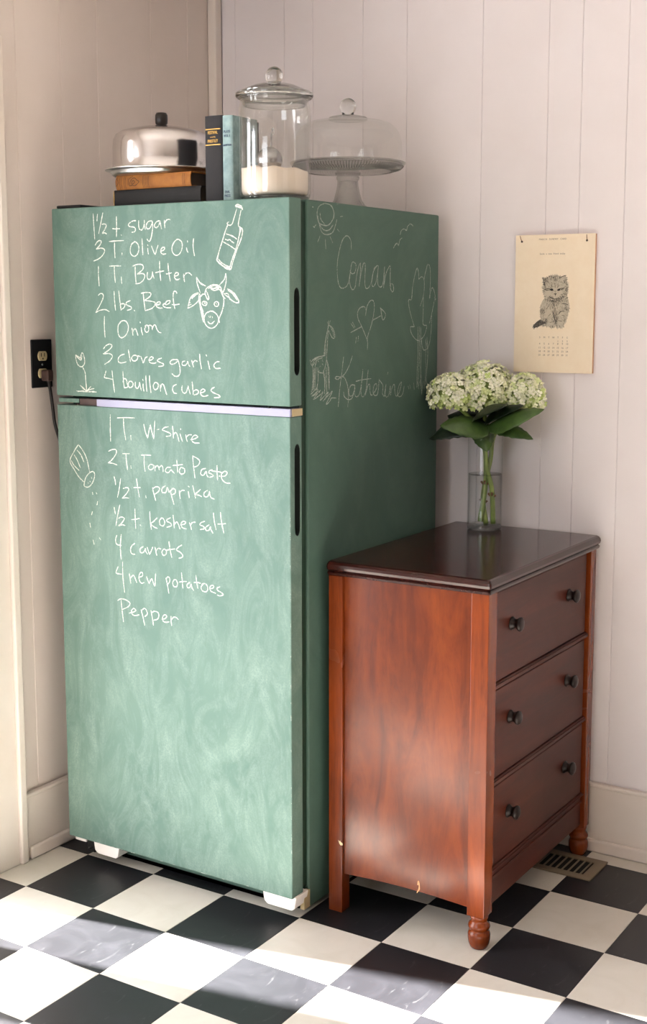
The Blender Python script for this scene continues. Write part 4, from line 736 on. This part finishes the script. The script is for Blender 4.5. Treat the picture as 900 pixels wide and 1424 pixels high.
kt = lab(link('kitten_print', bm, M_cat, cp), 'grey pencil-like print of a sitting striped kitten'); kt['kind'] = 'stuff'
for nx, nz, dx in ((.8985, 1.6340, -.006), (1.0800, 1.6330, -.0015)):
    nl = bmesh.new(); lathe(nl, [(0, -.0030), (.0024, -.0022), (.0028, 0), (.0012, .0004), (.0012, .004)], (0, 0, 0), 12, 'z')
    for v in nl.verts: v.co = Vector((nx + v.co.x, .9803 + v.co.z, nz + v.co.y))
    link('nail', nl, M_brown, cl, smooth=True)
    bm = bmesh.new(); tube(bm, [(nx, .9803, nz), (nx + dx * .6, .9806, nz + .007), (nx + dx, .981, nz + .015)], .0009, 6); link('hanging_string', bm, M_string, cl)

# ------------------------------------------------------------------ vase, water, hydrangeas
vx, vy, vz = .8450, .8900, .8712
vs = thing('glass_vase', 'clear cylindrical glass vase of hydrangeas on the dresser', 'vase', (vx, vy, vz))
turned('vase_wall', [(.0400, .0), (.0450, .003), (.0462, .010), (.0462, .262), (.0455, .2645), (.0445, .262)], (vx, vy, vz), M_glass_vase, vs, 64)
turned('vase_rim', [(.0440, .2610), (.0464, .2610), (.0464, .2650), (.0440, .2650)], (vx, vy, vz), M_glass_lid, vs, 64, closed=True)
turned('vase_base', [(0, .0003), (.0400, .0003), (.0452, .0050), (.0452, .0120), (.0430, .0140), (0, .0125)], (vx, vy, vz), M_glass_lid, vs, 64)
wt = tag(turned('water', [(0, .0145), (.0435, .0145), (.0440, .018), (.0440, .1500), (.0425, .1488), (0, .1488)], (vx, vy, vz), M_water, None, 64), 'clear water filling the lower half of the glass vase', 'water')
LEAVES = [((0.8595, 0.86, 1.1606), (0.7226, 0.8, 1.1394), 0.085, -0.025, 'd'), ((0.8722, 0.86, 1.1499), (0.7702, 0.77, 1.1594), 0.095, -0.004, 'm'), ((0.8686, 0.85, 1.1543), (1.036, 0.83, 1.2009), 0.085, 0.006, 'm'), ((0.862, 0.89, 1.1546), (0.9949, 0.86, 1.1374), 0.055, -0.012, 'm'), ((0.8354, 0.91, 1.1672), (0.9829, 0.82, 1.2102), 0.085, 0.004, 'd'), ((0.8458, 0.88, 1.1584), (0.8745, 0.84, 1.0872), 0.06, 0.0, 'm'), ((0.8099, 0.91, 1.1698), (0.9532, 0.78, 1.2117), 0.1, 0.004, 'd'), ((0.8313, 0.91, 1.1631), (0.7241, 0.9, 1.1705), 0.085, 0, 'd')]
def leaf(base, tip, width, droop, kind, parent):
    b, t = Vector(base), Vector(tip); L = t - b; l = L.length; d = L.normalized()
    up = Vector((.15, -.55, .8)); s = d.cross(up).normalized(); nrm = s.cross(d).normalized()
    bm = bmesh.new(); n = 14; m = 6; G = []
    for i in range(n + 1):
        u = i / n; wv = width * .5 * (math.sin(math.pi * min(1, u ** .72 * 1.0)) ** .75) if 0 < u < 1 else .0004
        c = b + L * u + nrm * (math.sin(math.pi * u) * l * .10) + Vector((0, 0, droop * u * u)) + s * (.006 * math.sin(3.0 * u))
        row = []
        for k in range(-m, m + 1):
            q = k / m; serr = 1 + (.05 * (1 if i % 2 else -1) if abs(k) == m else 0)
            fold = nrm * (-abs(q) ** 1.4 * wv * .42) + nrm * (math.sin(u * 20 + abs(q) * 4) * .0010 * abs(q))
            vein = nrm * (-.0008 if k == 0 else 0)
            row.append(bm.verts.new(c + s * (q * wv * serr) + fold + vein))
        G.append(row)
    for i in range(n):
        for k in range(2 * m): bm.faces.new((G[i][k], G[i][k + 1], G[i + 1][k + 1], G[i + 1][k]))
    o = link('leaf', bm, M_leaf[kind], parent, smooth=True)
    so_ = o.modifiers.new('thickness', 'SOLIDIFY'); so_.thickness = .0007
    return o
def bloom(parent, c, r, n, seed, flatten=.86):
    rnd = random.Random(seed); bm = bmesh.new(); c = Vector(c)
    ga = math.pi * (3 - math.sqrt(5)); N = int(n * 1.25)
    for k in range(N):
        zz = 1 - 2 * (k + .5) / N
        if zz < -.62: continue
        rr = math.sqrt(1 - zz * zz); a = ga * k + rnd.uniform(-.1, .1)
        pos = Vector((rr * math.cos(a), rr * math.sin(a), zz)); nrm = (pos + Vector([rnd.gauss(0, .26) for _ in range(3)])).normalized()
        lump = 1 + .07 * math.sin(3 * a + seed) * rr + rnd.uniform(-.09, .07)
        P = c + Vector((pos.x * r[0], pos.y * r[1], pos.z * r[2])) * lump
        t1 = nrm.orthogonal().normalized(); t2 = nrm.cross(t1); rot = rnd.uniform(0, 6.28); size = rnd.uniform(.0074, .0098)
        mi = rnd.choices((0, 1, 2, 3), (7, 5, 2, .6))[0]
        if nrm.z < -.1: mi = rnd.choices((1, 2, 3), (2, 3, 2))[0]
        for q in range(4):
            ang = rot + q * math.pi / 2 + rnd.uniform(-.12, .12); e1 = t1 * math.cos(ang) + t2 * math.sin(ang); e2 = nrm.cross(e1)
            cup = rnd.uniform(.25, .7); pts = []
            for (x, y, z) in ((.05, 0, 0), (.45, .42, .06), (.85, .46, .20), (1.08, .12, .30), (1.08, -.12, .30), (.85, -.46, .20), (.45, -.42, .06), (.6, 0, -.02)):
                pts.append(bm.verts.new(P + e1 * x * size + e2 * y * size + nrm * (z * cup * 2 * size)))
            for i in range(7):
                f = bm.faces.new((pts[i], pts[(i + 1) % 7], pts[7])); f.material_index = mi
        # floret centre
        ctr = [bm.verts.new(P + (t1 * math.cos(i * 1.2566) + t2 * math.sin(i * 1.2566)) * .0013 + nrm * .0004) for i in range(5)]; tp = bm.verts.new(P + nrm * .0022)
        for i in range(5): f = bm.faces.new((ctr[i], ctr[(i + 1) % 5], tp)); f.material_index = 3
    o = lab(link('florets', bm, M_petal, parent), 'dense cluster of four-petalled cream and green florets'); o['kind'] = 'stuff'
    bm = bmesh.new(); bmesh.ops.create_icosphere(bm, subdivisions=3, radius=1)
    for v in bm.verts: v.co = c + Vector((v.co.x * r[0] * .83, v.co.y * r[1] * .83, max(v.co.z, -.66) * r[2] * .83))
    link('flower_core', bm, M_core, parent, smooth=True)
STEMS = [[(0.8377, 0.88, 0.8928), (0.8477, 0.89, 1.0189), (0.8287, 0.89, 1.1337), (0.7777, 0.87, 1.2097)], [(0.8665, 0.9, 0.8867), (0.8653, 0.89, 0.9814), (0.8517, 0.88, 1.0589), (0.8577, 0.88, 1.1933)], [(0.85, 0.89, 0.8866), (0.8307, 0.91, 0.9568), (0.8549, 0.9, 1.0571), (0.8703, 0.9, 1.1351), (0.9474, 0.9, 1.2053)]]
HE = [((.7700, .835, 1.2330), (.0600, .050, .054), 260, 3), ((.8420, .884, 1.2430), (.0800, .062, .0730), 430, 5), ((.9520, .902, 1.2290), (.0500, .043, .0600), 230, 9)]
lbl = ['pale cream hydrangea with low rounded head on the left of the vase', 'largest cream hydrangea, tallest of the three in the vase', 'greener small hydrangea on the right of the vase, below the calendar']
own = {0: [0, 7], 1: [1, 5, 4], 2: [2, 3, 6]}
for k in range(3):
    h = thing('hydrangea', lbl[k], 'hydrangea', tuple(STEMS[k][0]), 'hydrangeas in the glass vase')
    c, r, n, seed = HE[k]
    P = [Vector(p) for p in STEMS[k][:-1]] + [Vector((c[0], c[1], c[2] - r[2] * .3))]
    for p in P[:-1]:
        dd = Vector((p.x - vx, p.y - vy)); 
        if dd.length > .034: dd *= .034 / dd.length; p.x, p.y = vx + dd.x, vy + dd.y
    bm = bmesh.new(); tube(bm, P, lambda t: .0072 - .0020 * t, 12); st_ = link('stem', bm, M_stem, h, smooth=True)
    bm = bmesh.new(); q = P[1] * .8 + P[0] * .2
    for jn in range(4):
        a = jn * 1.7; tube(bm, [q + Vector((.004 * math.cos(a), .004 * math.sin(a), -.002 + jn * .001)), q + Vector((.0105 * math.cos(a), .0105 * math.sin(a), .003 + jn * .002))], .0030, 6)
    lab(link('stem_node', bm, M_node, h), 'brown cut node on the stem')
    bloom(h, c, r, n, seed)
    for i in own[k]: leaf(*LEAVES[i], h)
bpy.context.view_layer.update()
